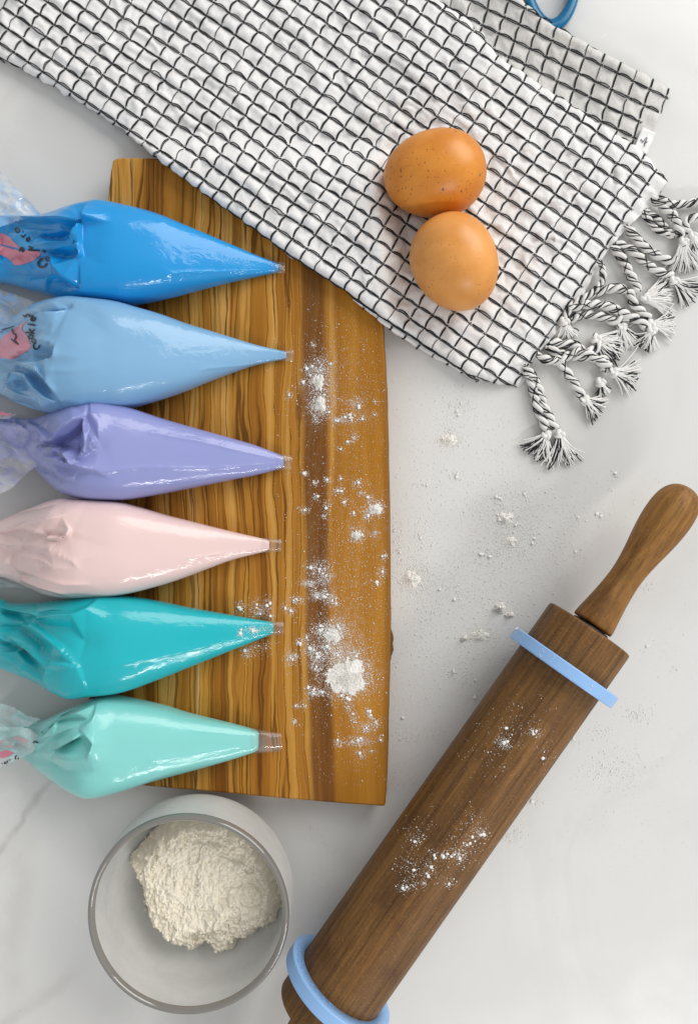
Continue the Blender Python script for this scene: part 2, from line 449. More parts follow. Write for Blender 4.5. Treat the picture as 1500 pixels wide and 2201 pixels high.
M = dict(
    marble=mat_marble(), olive=mat_olive(), walnut=mat_walnut(),
    handle=mat_walnut('oiled_handle_wood', (0.15, 0.062, 0.013), (0.38, 0.185, 0.045)),
    cloth=mat_cloth(), thread=simple('black_yarn', (0.014, 0.016, 0.02), 0.85),
    yarn=simple('white_yarn', (0.80, 0.785, 0.76), 0.9),
    tagw=simple('white_satin_tape', (0.80, 0.80, 0.79), 0.45), ink=simple('black_print', (0.010, 0.010, 0.014), 0.35),
    pink=simple('pink_print', (0.62, 0.20, 0.28), 0.35, Coat_Weight=0.6),
    ring=simple('pale_blue_silicone', (0.285, 0.50, 0.83), 0.33), dark=simple('dark_steel', (0.03, 0.03, 0.032), 0.4, Metallic=0.6),
    bluep=simple('blue_gloss_plastic', (0.0, 0.135, 0.29), 0.25, Specular_IOR_Level=0.35),
    flour=mat_flour('flour'), flourw=mat_flour('flour_dust', (0.90, 0.885, 0.85)),
    flourp=mat_flour('flour_heaped', (0.88, 0.855, 0.80)), bowl=mat_bowl(), rim=simple('smoky_glass_rim', (0.20, 0.188, 0.17), 0.08, Coat_Weight=1.0),
    film=mat_film('clear_film'), tip=mat_film('clear_tip_film', (0.985, 0.975, 0.97), 0.05, gloss=0.22),
    back=mat_cloth('darker_beige_weave', (0.60, 0.58, 0.555), (0.74, 0.72, 0.69)),  # rear flap weave, darker and beiger than the front panel
)

# ------------------------------------------------------------------ the table
def build_table():
    n = 40
    xs = np.linspace(-0.55, 0.55, n); ys = np.linspace(-0.6, 0.6, n)
    X, Y = np.meshgrid(xs, ys, indexing='ij')
    top = np.stack([X, Y, 0 * X], -1).reshape(-1, 3)
    mb = MB(); mb.add(top, grid_faces(n, n))
    c = [(-0.55, -0.6), (0.55, -0.6), (0.55, 0.6), (-0.55, 0.6)]
    for i in range(4):
        a, b = c[i], c[(i + 1) % 4]
        mb.add([(*a, 0), (*a, -0.03), (*b, -0.03), (*b, 0)], np.array([[0, 1, 2, 3]]))
    mb.add([(*q, -0.03) for q in c], np.array([[3, 2, 1, 0]]))
    o = mb.build('tabletop', M['marble'], None, smooth=False)
    tag(o, 'white marble tabletop with faint grey veins under everything', None, None, 'structure')
build_table()

# ------------------------------------------------------------------ cutting board
ZB = 0.0165
BOARD = [(243, 341), (262, 338), (330, 339), (385, 344), (560, 352), (700, 360), (790, 372), (802, 470), (816, 600), (824, 700), (831, 830), (835, 960), (837, 1100), (839, 1250),
         (839, 1330), (838, 1420), (836, 1500), (833, 1620), (828, 1734), (740, 1728), (600, 1716), (450, 1702), (312, 1690), (240, 1684), (176, 1680),
         (182, 1600), (190, 1500), (200, 1300), (211, 1050), (221, 800), (227, 600), (231, 440), (237, 372)]
def build_board():
    pts = np.array(BOARD, float)
    # resample outline densely
    q = np.vstack([pts, pts[:1]])
    L = np.concatenate([[0], np.cumsum(np.linalg.norm(np.diff(q, axis=0), axis=1))])
    n = 1300; s = np.linspace(0, L[-1], n, endpoint=False)
    ox = np.interp(s, L, q[:, 0]); oy = np.interp(s, L, q[:, 1])
    k = np.ones(5) / 5
    for a in (ox, oy):
        a[:] = np.convolve(np.concatenate([a[-2:], a, a[:2]]), k, 'valid')
    ox += 1.6 * fbm(s / 90, 0 * s, 3, 3)
    W_ = PN(ox, oy, np.full(n, ZB))[:, :2]
    cen = W_.mean(0)
    d1 = np.roll(W_, -1, 0) - np.roll(W_, 1, 0); d1 /= np.linalg.norm(d1, axis=1, keepdims=True)
    nrm = np.stack([d1[:, 1], -d1[:, 0]], 1)
    if ((W_ - cen) * nrm).sum() < 0: nrm = -nrm
    prof = [(0.0012, 0.0005), (0.0, 0.0022), (-0.0002, 0.008), (0.0002, 0.0135), (-0.0001, 0.0158), (-0.0004, 0.0163), (-0.0012, ZB)]
    V = []; F = []
    for k_, (o_, z_) in enumerate(prof):
        V.append(np.concatenate([W_ + nrm * o_, np.full((n, 1), z_)], 1))
    V = np.concatenate(V)
    i = np.arange(n); i2 = (i + 1) % n
    for k_ in range(len(prof) - 1):
        F.append(np.stack([k_ * n + i, k_ * n + i2, (k_ + 1) * n + i2, (k_ + 1) * n + i], 1))
    bm = bmesh.new()
    vs = [bm.verts.new(v) for v in V]
    for f in np.concatenate(F): bm.faces.new([vs[j] for j in f])
    bm.faces.new([vs[(len(prof) - 1) * n + j] for j in range(n)])
    bm.faces.new([vs[j] for j in range(n)][::-1])
    bmesh.ops.recalc_face_normals(bm, faces=bm.faces)
    me = bpy.data.meshes.new('cutting_board'); 
    for f in bm.faces: f.smooth = len(f.verts) < 10
    bm.to_mesh(me); bm.free(); me.materials.append(M['olive'])
    o = bpy.data.objects.new('cutting_board', me); C.objects.link(o)
    tag(o, 'honey brown olive wood cutting board with dark grain lying under the piping bags', 'cutting board')
    # bark knot left on the live edge at the right
    kn = []
    zz = [(0.003, 0.2), (0.005, 1), (0.011, 1.0), (0.0135, 0.6)]
    xs_ = np.linspace(0, 1, 14)
    for z_, w_ in zz:
        for t_ in xs_:
            py = 1342 + 88 * t_
            out = 10 * w_ * min(1, 4.5 * t_, 3.0 * (1 - t_)) + 1.0 * math.sin(t_ * 23)
            kn.append(P(835 + max(out, -3), py, z_))
    kn = np.array(kn)
    o2 = mesh('bark_knot', kn, grid_faces(4, 14)[:, ::-1], simple('dark_bark', (0.10, 0.045, 0.012), 0.7), o)
    back = np.array([P(830, 1342 + 88 * t_, z_) for z_, w_ in zz for t_ in xs_])
    sd = o2.modifiers.new('thickness', 'SOLIDIFY'); sd.thickness = 0.002; sd.offset = -1
    return o
board = build_board()

# ------------------------------------------------------------------ piping bags
def bag_base(px):
    """height of what the bag lies on: the board, sagging to the table beyond its edge"""
    return ZB + 0.0003 - (ZB - 0.004) * sstep(205, 20, px)
def facets(ppx, ppy, creases, xs, yu, yl, seed, fan):
    """the gathered film: flat facets strung between ridge and valley lines (mm)"""
    from mathutils.geometry import delaunay_2d_cdt
    rg = np.random.default_rng(seed * 11 + 5)
    co = []; hz = []; ed = []
    def line(pts, h):
        b = len(co)
        for p, q in zip(pts, h): co.append(Vector((p[0] + rg.uniform(-.3, .3), p[1] + rg.uniform(-.3, .3)))); hz.append(q)
        for k in range(len(pts) - 1): ed.append((b + k, b + k + 1))
    for pts, amp, wa, wb in creases:
        n = len(pts); t = np.linspace(0, 1, n)
        tap = 0.45 + 0.55 * np.clip(np.minimum(t, 1 - t) * 3, 0, 1)
        line(pts, 1.35 * amp * tap)
        if amp > 0 and min(wa, wb) <= 5:
            p = np.array(pts, float); tg = np.gradient(p, axis=0); tg /= np.linalg.norm(tg, axis=1, keepdims=True) + 1e-9
            nn = np.stack([-tg[:, 1], tg[:, 0]], 1) * (1 if wa <= wb else -1)
            line((p + nn * 7.0)[:].tolist(), -0.75 * amp * tap)
    # smooth filled body in front of the gathers, and the two sides
    m = 0.5 * (np.interp(230, xs, yu) + np.interp(230, xs, yl)); w = 0.5 * (np.interp(230, xs, yl) - np.interp(230, xs, yu))
    arc = [(238 + 14 * math.cos(a), m + w * 1.0 * math.sin(a)) for a in np.linspace(-1.35, 1.35, 9)]
    line(arc, [0] * 9)
    for x in range(-120, 230, 38):
        for yy, sgn in ((np.interp(x, xs, yu), -1), (np.interp(x, xs, yl), 1)):
            co.append(Vector((x - 0.055 * (750 - x), yy + sgn * 4))); hz.append(0.0)
    for x in range(-110, 130, 24):
        for k in range(4):
            f = rg.uniform(0.1, 0.9); xx = x + rg.uniform(-10, 10)
            co.append(Vector((xx, np.interp(xx, xs, yu) * (1 - f) + np.interp(xx, xs, yl) * f))); hz.append(rg.uniform(-2.2, 2.2) * fan * float(sstep(150, 30, xx)) * (1.0 if xx < 60 else 0.6))
    vs, _, fs, ov, _, _ = delaunay_2d_cdt(co, ed, [], 0, 0.01, True)
    P_ = np.array([v[:] for v in vs]); A = np.array([c[:] for c in co]); hz = np.array(hz, float); Z = np.zeros(len(P_))
    for i_, o_ in enumerate(ov):
        if len(o_): Z[i_] = np.mean([hz[q] for q in o_])
        else:
            d = np.hypot(*(A - P_[i_]).T) + 0.5; wq = d ** -3.0; Z[i_] = (wq * hz).sum() / wq.sum()
    out = np.zeros(ppx.shape)
    for f in fs:
        (ax, ay), (bx, by), (cx, cy) = P_[f[0]], P_[f[1]], P_[f[2]]
        D = (by - cy) * (ax - cx) + (cx - bx) * (ay - cy)
        if abs(D) < 1e-6: continue
        u = ((by - cy) * (ppx - cx) + (cx - bx) * (ppy - cy)) / D; v = ((cy - ay) * (ppx - cx) + (ax - cx) * (ppy - cy)) / D; w_ = 1 - u - v
        mk = (u >= -1e-6) & (v >= -1e-6) & (w_ >= -1e-6)
        out[mk] = (u * Z[f[0]] + v * Z[f[1]] + w_ * Z[f[2]])[mk]
    return out
def make_bag(up, lo, tipx, icex, creases, seams=(), hratio=0.74, seed=1, tailx=-70, fan=1.0):
    up = np.array(sorted(up)); lo = np.array(sorted(lo))
    xs = np.concatenate([np.arange(tailx, 260, 2.1), np.linspace(260, icex - 12, 190), icex - 12 * (1 - np.sin(np.linspace(0, np.pi / 2, 10)[1:]))])
    # smooth pixel outlines
    def curve(a):
        b = spline(a, 400); b = b[np.argsort(b[:, 0])]
        return b
    def blur(y, w):
        k = np.ones(w) / w
        for _ in range(2): y = np.convolve(np.concatenate([np.full(w, y[0]), y, np.full(w, y[-1])]), k, 'same')[w:-w]
        return y
    xg = np.arange(tailx - 5.0, icex + 5.0, 1.0)
    gu, gl = [np.interp(xg, q[:, 0], q[:, 1]) for q in (curve(up), curve(lo))]
    yu = np.interp(xs, xg, blur(gu, 7)); yl = np.interp(xs, xg, blur(gl, 7))
    hsm = np.interp(xs, xg, blur(0.5 * (gl - gu), 41))
    # close the icing front
    yc = 0.5 * (yu + yl); hw = 0.5 * (yl - yu)
    endf = np.clip((icex - xs) / 12, 0, 1); endf = 0.72 + 0.28 * np.sqrt(1 - (1 - endf) ** 2)
    zb = bag_base(xs)
    hwm = np.minimum(hsm, hw * 1.15) * S * 0.93                                   # metres, roughly
    hh = hwm * hratio * (0.90 + 0.10 * sstep(600, 350, xs))
    hh = hh * (1 - 0.30 * sstep(150, -20, xs))
    nth = 240
    th = np.linspace(0, 2 * np.pi, nth, endpoint=False)
    cs = np.cos(th); sn = np.sin(th)
    e = 0.70
    cy = np.sign(cs) * np.abs(cs) ** e; cz = np.sign(sn) * np.abs(sn) ** e
    zc = zb + hh * 0.86
    z = zc[:, None] + hh[:, None] * cz[None] * endf[:, None]
    z = np.maximum(z, zb[:, None] + 0.0001 * (1 + cs[None]))
    px = np.repeat(xs[:, None], nth, 1); py = yc[:, None] + hw[:, None] * cy[None] * endf[:, None]
    # position from silhouette height
    k = S * (1 - zc / H)
    X = (px - 750) * k[:, None]; Y = -(py - 1100.5) * k[:, None]
    V = np.stack([X, Y, z], -1)
    topm = sstep(-0.05, 0.45, sn)[None] * np.ones_like(px)
    # crease displacement, laid out on the upper skin
    ppx, ppy = UNP(V)                     # where each point of the skin sits in the picture of the bag
    dz = np.zeros_like(z)
    for pts, amp, wa, wb in creases:
        d, side, par = polydist(ppx, ppy, pts)
        w = np.where(side > 0, wa, wb)
        fall = np.clip(np.minimum(par, 1 - par) * 5, 0.0, 1) ** 0.7
        g = np.exp(-(d / w) ** 1.1)
        dz += 0.9 * amp * MM * g * (0.15 + 0.85 * fall)
    dz += facets(ppx, ppy, creases, xs, yu, yl, seed, fan) * MM * sstep(256, 196, ppx)
    for pts in seams:                     # long folds of the film along the cone
        d, side, par = polydist(ppx + 0 * ppy, ppy + 1.5 * fbm(ppx / 16, 0 * ppx + seed, seed, 2), pts)
        w = 5.5 * np.clip((icex - ppx) / 160, 0.3, 1)
        dz += 0.55 * MM * np.clip(w / 5.5, 0.3, 1) * np.exp(-(d / w) ** 1.3) * np.clip(np.minimum(par + 0.15, 1.1 - par) * 4, 0, 1) * (1 + 0.4 * fbm(ppx / 22, 0 * ppx, seed + 2, 2))
    zone = sstep(225, 120, ppx) * fan
    rn = 1 - np.abs(fbm(ppx / 110 + seed * 3.7, ppy / 34 + seed, seed, 2)) * 2.2
    dz += zone * (rn - 0.45) * 0.6 * MM
    rn2 = 1 - np.abs(fbm((ppx + 0.5 * ppy) / 40 + seed, (ppy - 0.3 * ppx) / 24, seed + 9, 2)) * 2.2
    dz += sstep(150, 60, ppx) * fan * (rn2 - 0.4) * 0.5 * MM
    dz += 0.10 * MM * fbm(ppx / 55, ppy / 30, seed + 4, 3)
    dz *= sstep(0, 70, icex - ppx)
    V[..., 2] = np.maximum(V[..., 2] + dz * topm, zb[:, None] + 0.0001)
    F = [grid_faces(len(xs), nth, True)]
    n0 = len(xs) * nth
    capc = V[-1].mean(0)
    Vf = np.vstack([V.reshape(-1, 3), capc[None], V[0].mean(0)[None]])
    j = np.arange(nth); j2 = (j + 1) % nth
    last = (len(xs) - 1) * nth
    F.append(np.stack([last + j, last + j2, np.full(nth, n0)], 1)); F.append(np.stack([j2, j, np.full(nth, n0 + 1)], 1))
    return Vf, F, (xs, yc, hw, zc, hh)

def drape(polyW_px, bvh, off, step=1.6, holes=None):
    poly = np.array(polyW_px, float)
    x0, y0 = poly.min(0); x1, y1 = poly.max(0)
    gx = np.arange(x0, x1 + step, step); gy = np.arange(y0, y1 + step, step)
    X, Y = np.meshgrid(gx, gy, indexing='ij')
    cx = 0.25 * (X[1:, 1:] + X[:-1, 1:] + X[1:, :-1] + X[:-1, :-1]); cy = 0.25 * (Y[1:, 1:] + Y[:-1, 1:] + Y[1:, :-1] + Y[:-1, :-1])
    keep = inpoly(cx, cy, [tuple(p) for p in poly]).reshape(-1)
    f = grid_faces(len(gx), len(gy))[keep]
    return drape_pts(X.reshape(-1), Y.reshape(-1), f, bvh, off)
def drape_pts(x, y, f, bvh, off):
    V = np.zeros((len(x), 3)); ok = np.zeros(len(x), bool)
    o = Vector((0, 0, H))
    for i in range(len(x)):
        d = (Vector(P(x[i], y[i], 0)) - o).normalized()
        h = bvh.ray_cast(o, d)
        if h[0] is not None:
            V[i] = h[0] + (h[1] if h[1].z > 0 else -h[1]) * off * 0.6 + Vector((0, 0, off * 0.4)); ok[i] = True
    if len(f) == 0: return V, f
    f = f[ok[f].all(1)]
    return V, f
def comps(V, F):
    """connected pieces of a small mesh, largest first"""
    lab = np.arange(len(V))
    while True:
        m = lab[F].min(1); new = lab.copy()
        for k in range(F.shape[1]): np.minimum.at(new, F[:, k], m)
        if (new == lab).all(): break
        lab = new
    ids, cnt = np.unique(lab[F[:, 0]], return_counts=True)
    out = []
    for i in ids[np.argsort(-cnt)]:
        f = F[lab[F[:, 0]] == i]; u, inv = np.unique(f, return_inverse=True)
        out.append((V[u], inv.reshape(f.shape)))
    return out
def glyph(ch, bold=0.02):
    cu = bpy.data.curves.new('glyph', 'FONT'); cu.body = ch; cu.size = 1.0; cu.align_x = 'CENTER'; cu.align_y = 'CENTER'
    cu.offset = bold; cu.resolution_u = 3
    o = bpy.data.objects.new('glyph', cu); C.objects.link(o)
    dg = bpy.context.evaluated_depsgraph_get()
    me = o.evaluated_get(dg).to_mesh()
    bm = bmesh.new(); bm.from_mesh(me); bmesh.ops.triangulate(bm, faces=bm.faces)
    bmesh.ops.subdivide_edges(bm, edges=[e for e in bm.edges if e.calc_length() > 0.25], cuts=1)
    bmesh.ops.triangulate(bm, faces=bm.faces)
    V = np.array([v.co[:] for v in bm.verts]); F = np.array([[v.index for v in f.verts] for f in bm.faces])
    bm.free(); bpy.data.objects.remove(o); bpy.data.curves.remove(cu)
    c = 0.5 * (V.min(0) + V.max(0)); V -= c
    return V, F
def stroke(pts, w):
    """ribbon in pixel space -> x, y, faces"""
    p = spline(pts, 14); t = np.gradient(p, axis=0); t /= np.linalg.norm(t, axis=1, keepdims=True) + 1e-9
    n = np.stack([-t[:, 1], t[:, 0]], 1)
    ww = w * (0.55 + 0.45 * np.sin(np.linspace(0.2, 2.9, 14)))[:, None] * 0.5
    V = np.stack([p + n * ww, p - n * ww], 1).reshape(-1, 2)
    return V[:, 0], V[:, 1], grid_faces(14, 2)
def film_sheet(poly, z0, z1, seed, mat, name, parent, org, amp=3.0):
    """loose transparent end of a bag: a crinkled sheet. poly in photo pixels, z by x from z0 (left) to z1 (right)"""
    poly = np.array(poly, float); st = 2.5
    gx = np.arange(poly[:, 0].min(), poly[:, 0].max() + st, st); gy = np.arange(poly[:, 1].min(), poly[:, 1].max() + st, st)
    X, Y = np.meshgrid(gx, gy, indexing='ij')
    t = (X - gx[0]) / (gx[-1] - gx[0])
    rn = 1 - np.abs(fbm(X / 95 + seed, Y / 42 - X / 110, seed, 2)) * 2.4 + 0.12 * fbm(X / 22, Y / 14, seed + 3, 2)
    Z = z0 + (z1 - z0) * t + amp * MM * (rn - 0.3)
    Z = np.maximum(Z, 0.0012)
    cx = 0.5 * (X[1:, 1:] + X[:-1, :-1]); cy = 0.5 * (Y[1:, 1:] + Y[:-1, :-1])
    f = grid_faces(len(gx), len(gy))[inpoly(cx, cy, [tuple(p) for p in poly]).reshape(-1)]
    return mesh(name, PN(X, Y, Z), f, mat, parent, True, org)

BAGS = [
 dict(label='bright blue filled piping bag, topmost of the row of bags', deep=(0.002, 0.285, 0.68), pale=(0.10, 0.39, 0.68), tip=(613, 566, 585), ice=600,
  up=[(-80, 462), (0, 466), (60, 468), (95, 469), (122, 465), (155, 453), (180, 446), (205, 442), (236, 440), (300, 462), (400, 497), (500, 534), (560, 554), (600, 568)],
  lo=[(-80, 606), (0, 608), (60, 622), (100, 634), (150, 648), (200, 652), (260, 653), (300, 648), (400, 625), (500, 601), (560, 590), (600, 583)],
  cr=[([(186, 444), (183, 468), (172, 485), (158, 505), (154, 522)], 2.6, 4, 16), ([(178, 477), (150, 492), (120, 503), (70, 506)], -3.4, 9, 10),
      ([(30, 468), (80, 472), (125, 471), (168, 474)], 2.0, 5, 7), ([(40, 487), (90, 486), (130, 490)], -1.4, 5, 8),
      ([(62, 538), (110, 530), (158, 522)], 2.6, 3.5, 9), ([(100, 546), (135, 544), (170, 543)], -3.0, 9, 3),
      ([(154, 522), (170, 533), (174, 548), (165, 556)], 1.6, 6, 3), ([(108, 548), (121, 577), (142, 602), (180, 629)], 2.4, 7, 12),
      ([(118, 596), (140, 606), (168, 618)], -2.6, 4, 4), ([(100, 620), (106, 600), (125, 590)], 1.6, 4, 4), ([(20, 590), (70, 592), (110, 590)], -1.6, 6, 6)],
  film=[[(-90, 290), (-40, 322), (0, 365), (28, 396), (62, 430), (95, 468), (40, 474), (-90, 520)]], fz=(0.030, 0.024), seed=3,
  pinkp=[[(-60, 490), (0, 500), (20, 508), (40, 528), (44, 535), (0, 524), (-60, 520)], [(-60, 522), (0, 527), (45, 540), (62, 538), (90, 541), (86, 551), (72, 561), (50, 569), (34, 570), (20, 556), (0, 546), (-60, 540)]],
  text=[('C', 91, 567, 20, 40), ('o', 104, 557, 15, 48), ('e', 62, 515, 15, 118), ('r', 52, 506, 15, 135), ('.', 51, 498, 15, 140), ('o', 39, 495, 16, 155), ('v', 68, 533, 15, 95)],
  strokes=[([(44, 540), (47, 536), (50, 534), (52, 542)], 6), ([(62, 537), (75, 538), (88, 538)], 3), ([(92, 539), (97, 540), (99, 543)], 4)]),
 dict(label='pale sky blue filled piping bag with pink print, second from the top', deep=(0.205, 0.42, 0.65), pale=(0.32, 0.46, 0.63), tip=(631, 754, 775), ice=616,
  up=[(-80, 770), (0, 712), (30, 690), (62, 668), (90, 656), (120, 649), (150, 644), (220, 648), (300, 668), (400, 700), (500, 725), (560, 741), (616, 754)],
  lo=[(-80, 836), (0, 848), (40, 868), (100, 888), (150, 889), (240, 880), (300, 868), (400, 840), (500, 808), (560, 789), (616, 774)],
  cr=[([(0, 710), (40, 697), (64, 685), (86, 671), (122, 664), (146, 659), (154, 652)], -2.4, 3, 8), ([(30, 708), (64, 692), (90, 676), (124, 670)], 1.8, 14, 3),
      ([(84, 735), (110, 744), (122, 756), (120, 768), (100, 777), (84, 782), (44, 783)], 2.2, 3, 8), ([(70, 764), (95, 762), (118, 760)], -3.8, 10, 10),
      ([(0, 772), (28, 774), (64, 752)], 1.8, 3, 6), ([(24, 800), (43, 783), (86, 800), (108, 828), (126, 851)], 2.4, 4, 9), ([(62, 800), (84, 822), (106, 846)], -3.0, 5, 5),
      ([(15, 830), (30, 803), (58, 808), (76, 836), (100, 856), (118, 864)], 2.6, 6, 4), ([(28, 822), (42, 818), (56, 836)], -3.0, 8, 5), ([(86, 846), (88, 866), (100, 888)], 1.4, 5, 5),
      ([(15, 832), (40, 848), (70, 856)], 1.6, 5, 4), ([(20, 860), (50, 866), (80, 880)], -2.0, 6, 6)],
  film=[[(-90, 580), (0, 622), (52, 640), (92, 655), (60, 676), (20, 706), (-90, 760)]], fz=(0.012, 0.020), seed=11, smear=(0.20, 0.45, 0.80), sm=0.75,
  pinkp=[[(-60, 750), (0, 736), (10, 722), (34, 706), (62, 686), (50, 700), (49, 709), (60, 722), (69, 744), (62, 753), (30, 772), (0, 769), (-60, 770)]],
  text=[('C', 79, 745, 15, 60), ('o', 74, 733, 14, 62), ('o', 68, 724, 16, 72), ('k', 67, 711, 18, 82), ('i', 70, 698, 18, 80), ('e', 73, 686, 18, 84), ('r', 68, 677, 15, 110), ('r', 56, 677, 15, 140)],
  strokes=[([(28, 706), (30, 715), (37, 723), (34, 731), (41, 740)], 3.5), ([(26, 729), (33, 735), (42, 741)], 3.5), ([(7, 716), (4, 710), (12, 708), (34, 701)], 2.4)]),
 dict(label='lilac purple filled piping bag with white glossy streaks, third from the top', deep=(0.275, 0.305, 0.60), pale=(0.38, 0.39, 0.60), tip=(627, 981, 1007), ice=610,
  up=[(-80, 900), (0, 902), (30, 898), (60, 900), (90, 896), (110, 890), (140, 880), (170, 868), (205, 861), (240, 866), (300, 882), (400, 912), (500, 946), (560, 966), (610, 982)],
  lo=[(-80, 990), (0, 985), (40, 990), (70, 1005), (90, 1022), (120, 1050), (150, 1066), (190, 1074), (240, 1076), (300, 1068), (400, 1045), (500, 1030), (560, 1018), (610, 1006)],
  cr=[([(112, 945), (128, 933), (146, 919), (166, 905), (181, 893)], 3.4, 3, 16), ([(118, 950), (140, 936), (160, 922), (176, 908)], -4.5, 7, 3), ([(181, 893), (184, 912), (182, 930)], 2.0, 5, 3),
      ([(181, 893), (200, 891), (216, 891)], 1.4, 8, 6), ([(215, 892), (213, 912), (213, 940)], 0.9, 8, 8), ([(200, 938), (209, 955), (188, 968), (164, 988)], 2.0, 9, 4),
      ([(78, 953), (95, 949), (115, 944)], 2.2, 3, 10), ([(80, 957), (118, 957), (158, 960), (164, 975)], -4.8, 4, 6), ([(92, 967), (118, 968), (138, 975), (156, 994), (157, 1000)], 2.6, 4, 5),
      ([(100, 973), (118, 976), (136, 972)], -2.4, 4, 4), ([(104, 986), (140, 994), (170, 1002), (202, 1009)], 2.4, 5, 8), ([(80, 1006), (110, 1020), (140, 1034)], -2.8, 7, 6), ([(120, 1010), (140, 1030), (158, 1028)], 1.2, 5, 5),
      ([(60, 910), (80, 918), (96, 934), (108, 945)], 1.8, 5, 4), ([(30, 922), (60, 922), (80, 918)], 1.0, 6, 6)],
  film=[[(-90, 850), (0, 884), (36, 890), (20, 900), (-90, 905)], [(-90, 925), (0, 905), (40, 912), (78, 935), (96, 955), (94, 985), (78, 1003), (58, 1018), (25, 1050), (0, 1062), (-90, 1095)]], fz=(0.014, 0.026), seed=23, smear=(0.33, 0.35, 0.72), sm=0.55,
  pinkp=[], text=[], strokes=[], pinkfilm=True),
 dict(label='pale baby pink filled piping bag, fourth from the top', deep=(0.79, 0.585, 0.56), pale=(0.79, 0.64, 0.61), tip=(605, 1161, 1183), ice=579,
  up=[(-80, 1142), (0, 1119), (40, 1102), (80, 1088), (112, 1076), (140, 1070), (180, 1069), (240, 1073), (300, 1084), (400, 1110), (500, 1136), (579, 1157)],
  lo=[(-80, 1246), (0, 1240), (30, 1248), (60, 1260), (100, 1276), (140, 1284), (190, 1284), (280, 1275), (400, 1240), (500, 1208), (579, 1187)],
  cr=[([(10, 1141), (50, 1133), (80, 1143), (104, 1154), (128, 1156), (146, 1150), (150, 1138)], 1.6, 3, 9), ([(92, 1149), (112, 1153), (138, 1152)], -2.0, 3, 5), ([(20, 1140), (60, 1126), (100, 1118), (135, 1108)], 1.8, 6, 6),
      ([(0, 1168), (30, 1174), (55, 1178), (38, 1160)], 1.4, 4, 4), ([(40, 1190), (75, 1200), (120, 1220), (170, 1222)], 1.2, 10, 6), ([(50, 1168), (110, 1180), (160, 1206), (172, 1222)], 1.2, 6, 8),
      ([(40, 1222), (90, 1240), (140, 1256), (195, 1256)], 1.2, 8, 6), ([(48, 1246), (90, 1262), (150, 1280)], 1.4, 4, 6), ([(0, 1112), (60, 1098), (120, 1084)], -1.0, 4, 4)],
  film=[[(-90, 1215), (0, 1228), (48, 1246), (70, 1264), (40, 1262), (0, 1262), (-90, 1272)]], fz=(0.010, 0.010), seed=31, fan=0.75, pinkp=[], text=[], strokes=[]),
 dict(label='deep turquoise filled piping bag dusted with flour near its tip, fifth from the top', deep=(0.004, 0.44, 0.50), pale=(0.11, 0.48, 0.52), tip=(611, 1339, 1361), ice=588,
  up=[(-80, 1272), (0, 1288), (20, 1296), (50, 1296), (80, 1294), (120, 1290), (170, 1284), (210, 1279), (250, 1278), (300, 1285), (400, 1309), (500, 1324), (588, 1337)],
  lo=[(-80, 1395), (0, 1432), (50, 1452), (90, 1467), (130, 1488), (160, 1498), (185, 1496), (260, 1485), (300, 1470), (400, 1431), (500, 1391), (588, 1361)],
  cr=[([(60, 1342), (86, 1326), (110, 1322), (160, 1318), (190, 1306), (214, 1288)], 2.2, 12, 4), ([(0, 1302), (40, 1310), (72, 1316), (86, 1326)], 2.2, 4, 5), ([(0, 1318), (30, 1322), (60, 1342)], -2.4, 4, 5),
      ([(50, 1344), (70, 1342), (90, 1356), (130, 1392), (168, 1434)], 1.8, 10, 5), ([(0, 1360), (40, 1372), (70, 1396), (106, 1441)], 2.4, 7, 6), ([(0, 1376), (40, 1398), (84, 1440)], -3.0, 4, 5),
      ([(0, 1350), (40, 1352), (80, 1380), (100, 1410)], -2.0, 5, 5), ([(100, 1444), (112, 1424), (160, 1432)], 1.5, 7, 5), ([(0, 1402), (50, 1432), (96, 1464)], 1.8, 4, 5), ([(100, 1345), (150, 1352), (180, 1380), (170, 1420)], -1.2, 14, 14)],
  film=[], fz=(0.01, 0.01), seed=43, fan=1.1, pinkp=[], text=[], strokes=[]),
 dict(label='light mint green filled piping bag with a long clear tip, bottommost of the row', deep=(0.225, 0.63, 0.595), pale=(0.36, 0.62, 0.59), tip=(606, 1579, 1613), ice=556,
  up=[(-80, 1560), (0, 1566), (40, 1560), (90, 1549), (120, 1536), (160, 1518), (190, 1506), (215, 1498), (250, 1499), (300, 1507), (350, 1518), (400, 1531), (480, 1553), (556, 1572)],
  lo=[(-80, 1620), (0, 1622), (40, 1626), (66, 1634), (90, 1654), (120, 1672), (150, 1690), (185, 1705), (220, 1709), (260, 1700), (320, 1678), (400, 1652), (480, 1632), (556, 1615)],
  cr=[([(84, 1592), (106, 1572), (126, 1548), (170, 1528), (211, 1512)], 2.2, 10, 3), ([(84, 1580), (110, 1564), (128, 1542), (170, 1520)], -2.6, 3, 4), ([(211, 1512), (209, 1530), (203, 1545), (176, 1564)], 1.8, 4, 12),
      ([(130, 1548), (160, 1548), (186, 1548)], -1.4, 6, 4), ([(115, 1613), (140, 1598), (165, 1584), (182, 1573)], 2.4, 3, 12), ([(122, 1614), (150, 1600), (172, 1588)], -4.0, 8, 2.5),
      ([(176, 1564), (192, 1580), (205, 1595), (196, 1614), (186, 1628)], 2.0, 4, 10), ([(110, 1616), (140, 1624), (186, 1626)], 1.8, 7, 4), ([(90, 1600), (120, 1578), (155, 1562)], 1.2, 4, 4), ([(104, 1636), (140, 1660), (200, 1660)], -1.2, 14, 14)],
  film=[[(-90, 1490), (0, 1511), (30, 1520), (62, 1540), (90, 1545), (60, 1562), (0, 1574), (-90, 1580)], [(-90, 1560), (0, 1562), (60, 1564), (92, 1585), (95, 1600), (70, 1618), (40, 1632), (0, 1648), (-90, 1670)]], fz=(0.016, 0.024), seed=57, smear=(0.35, 0.72, 0.70), sm=0.45,
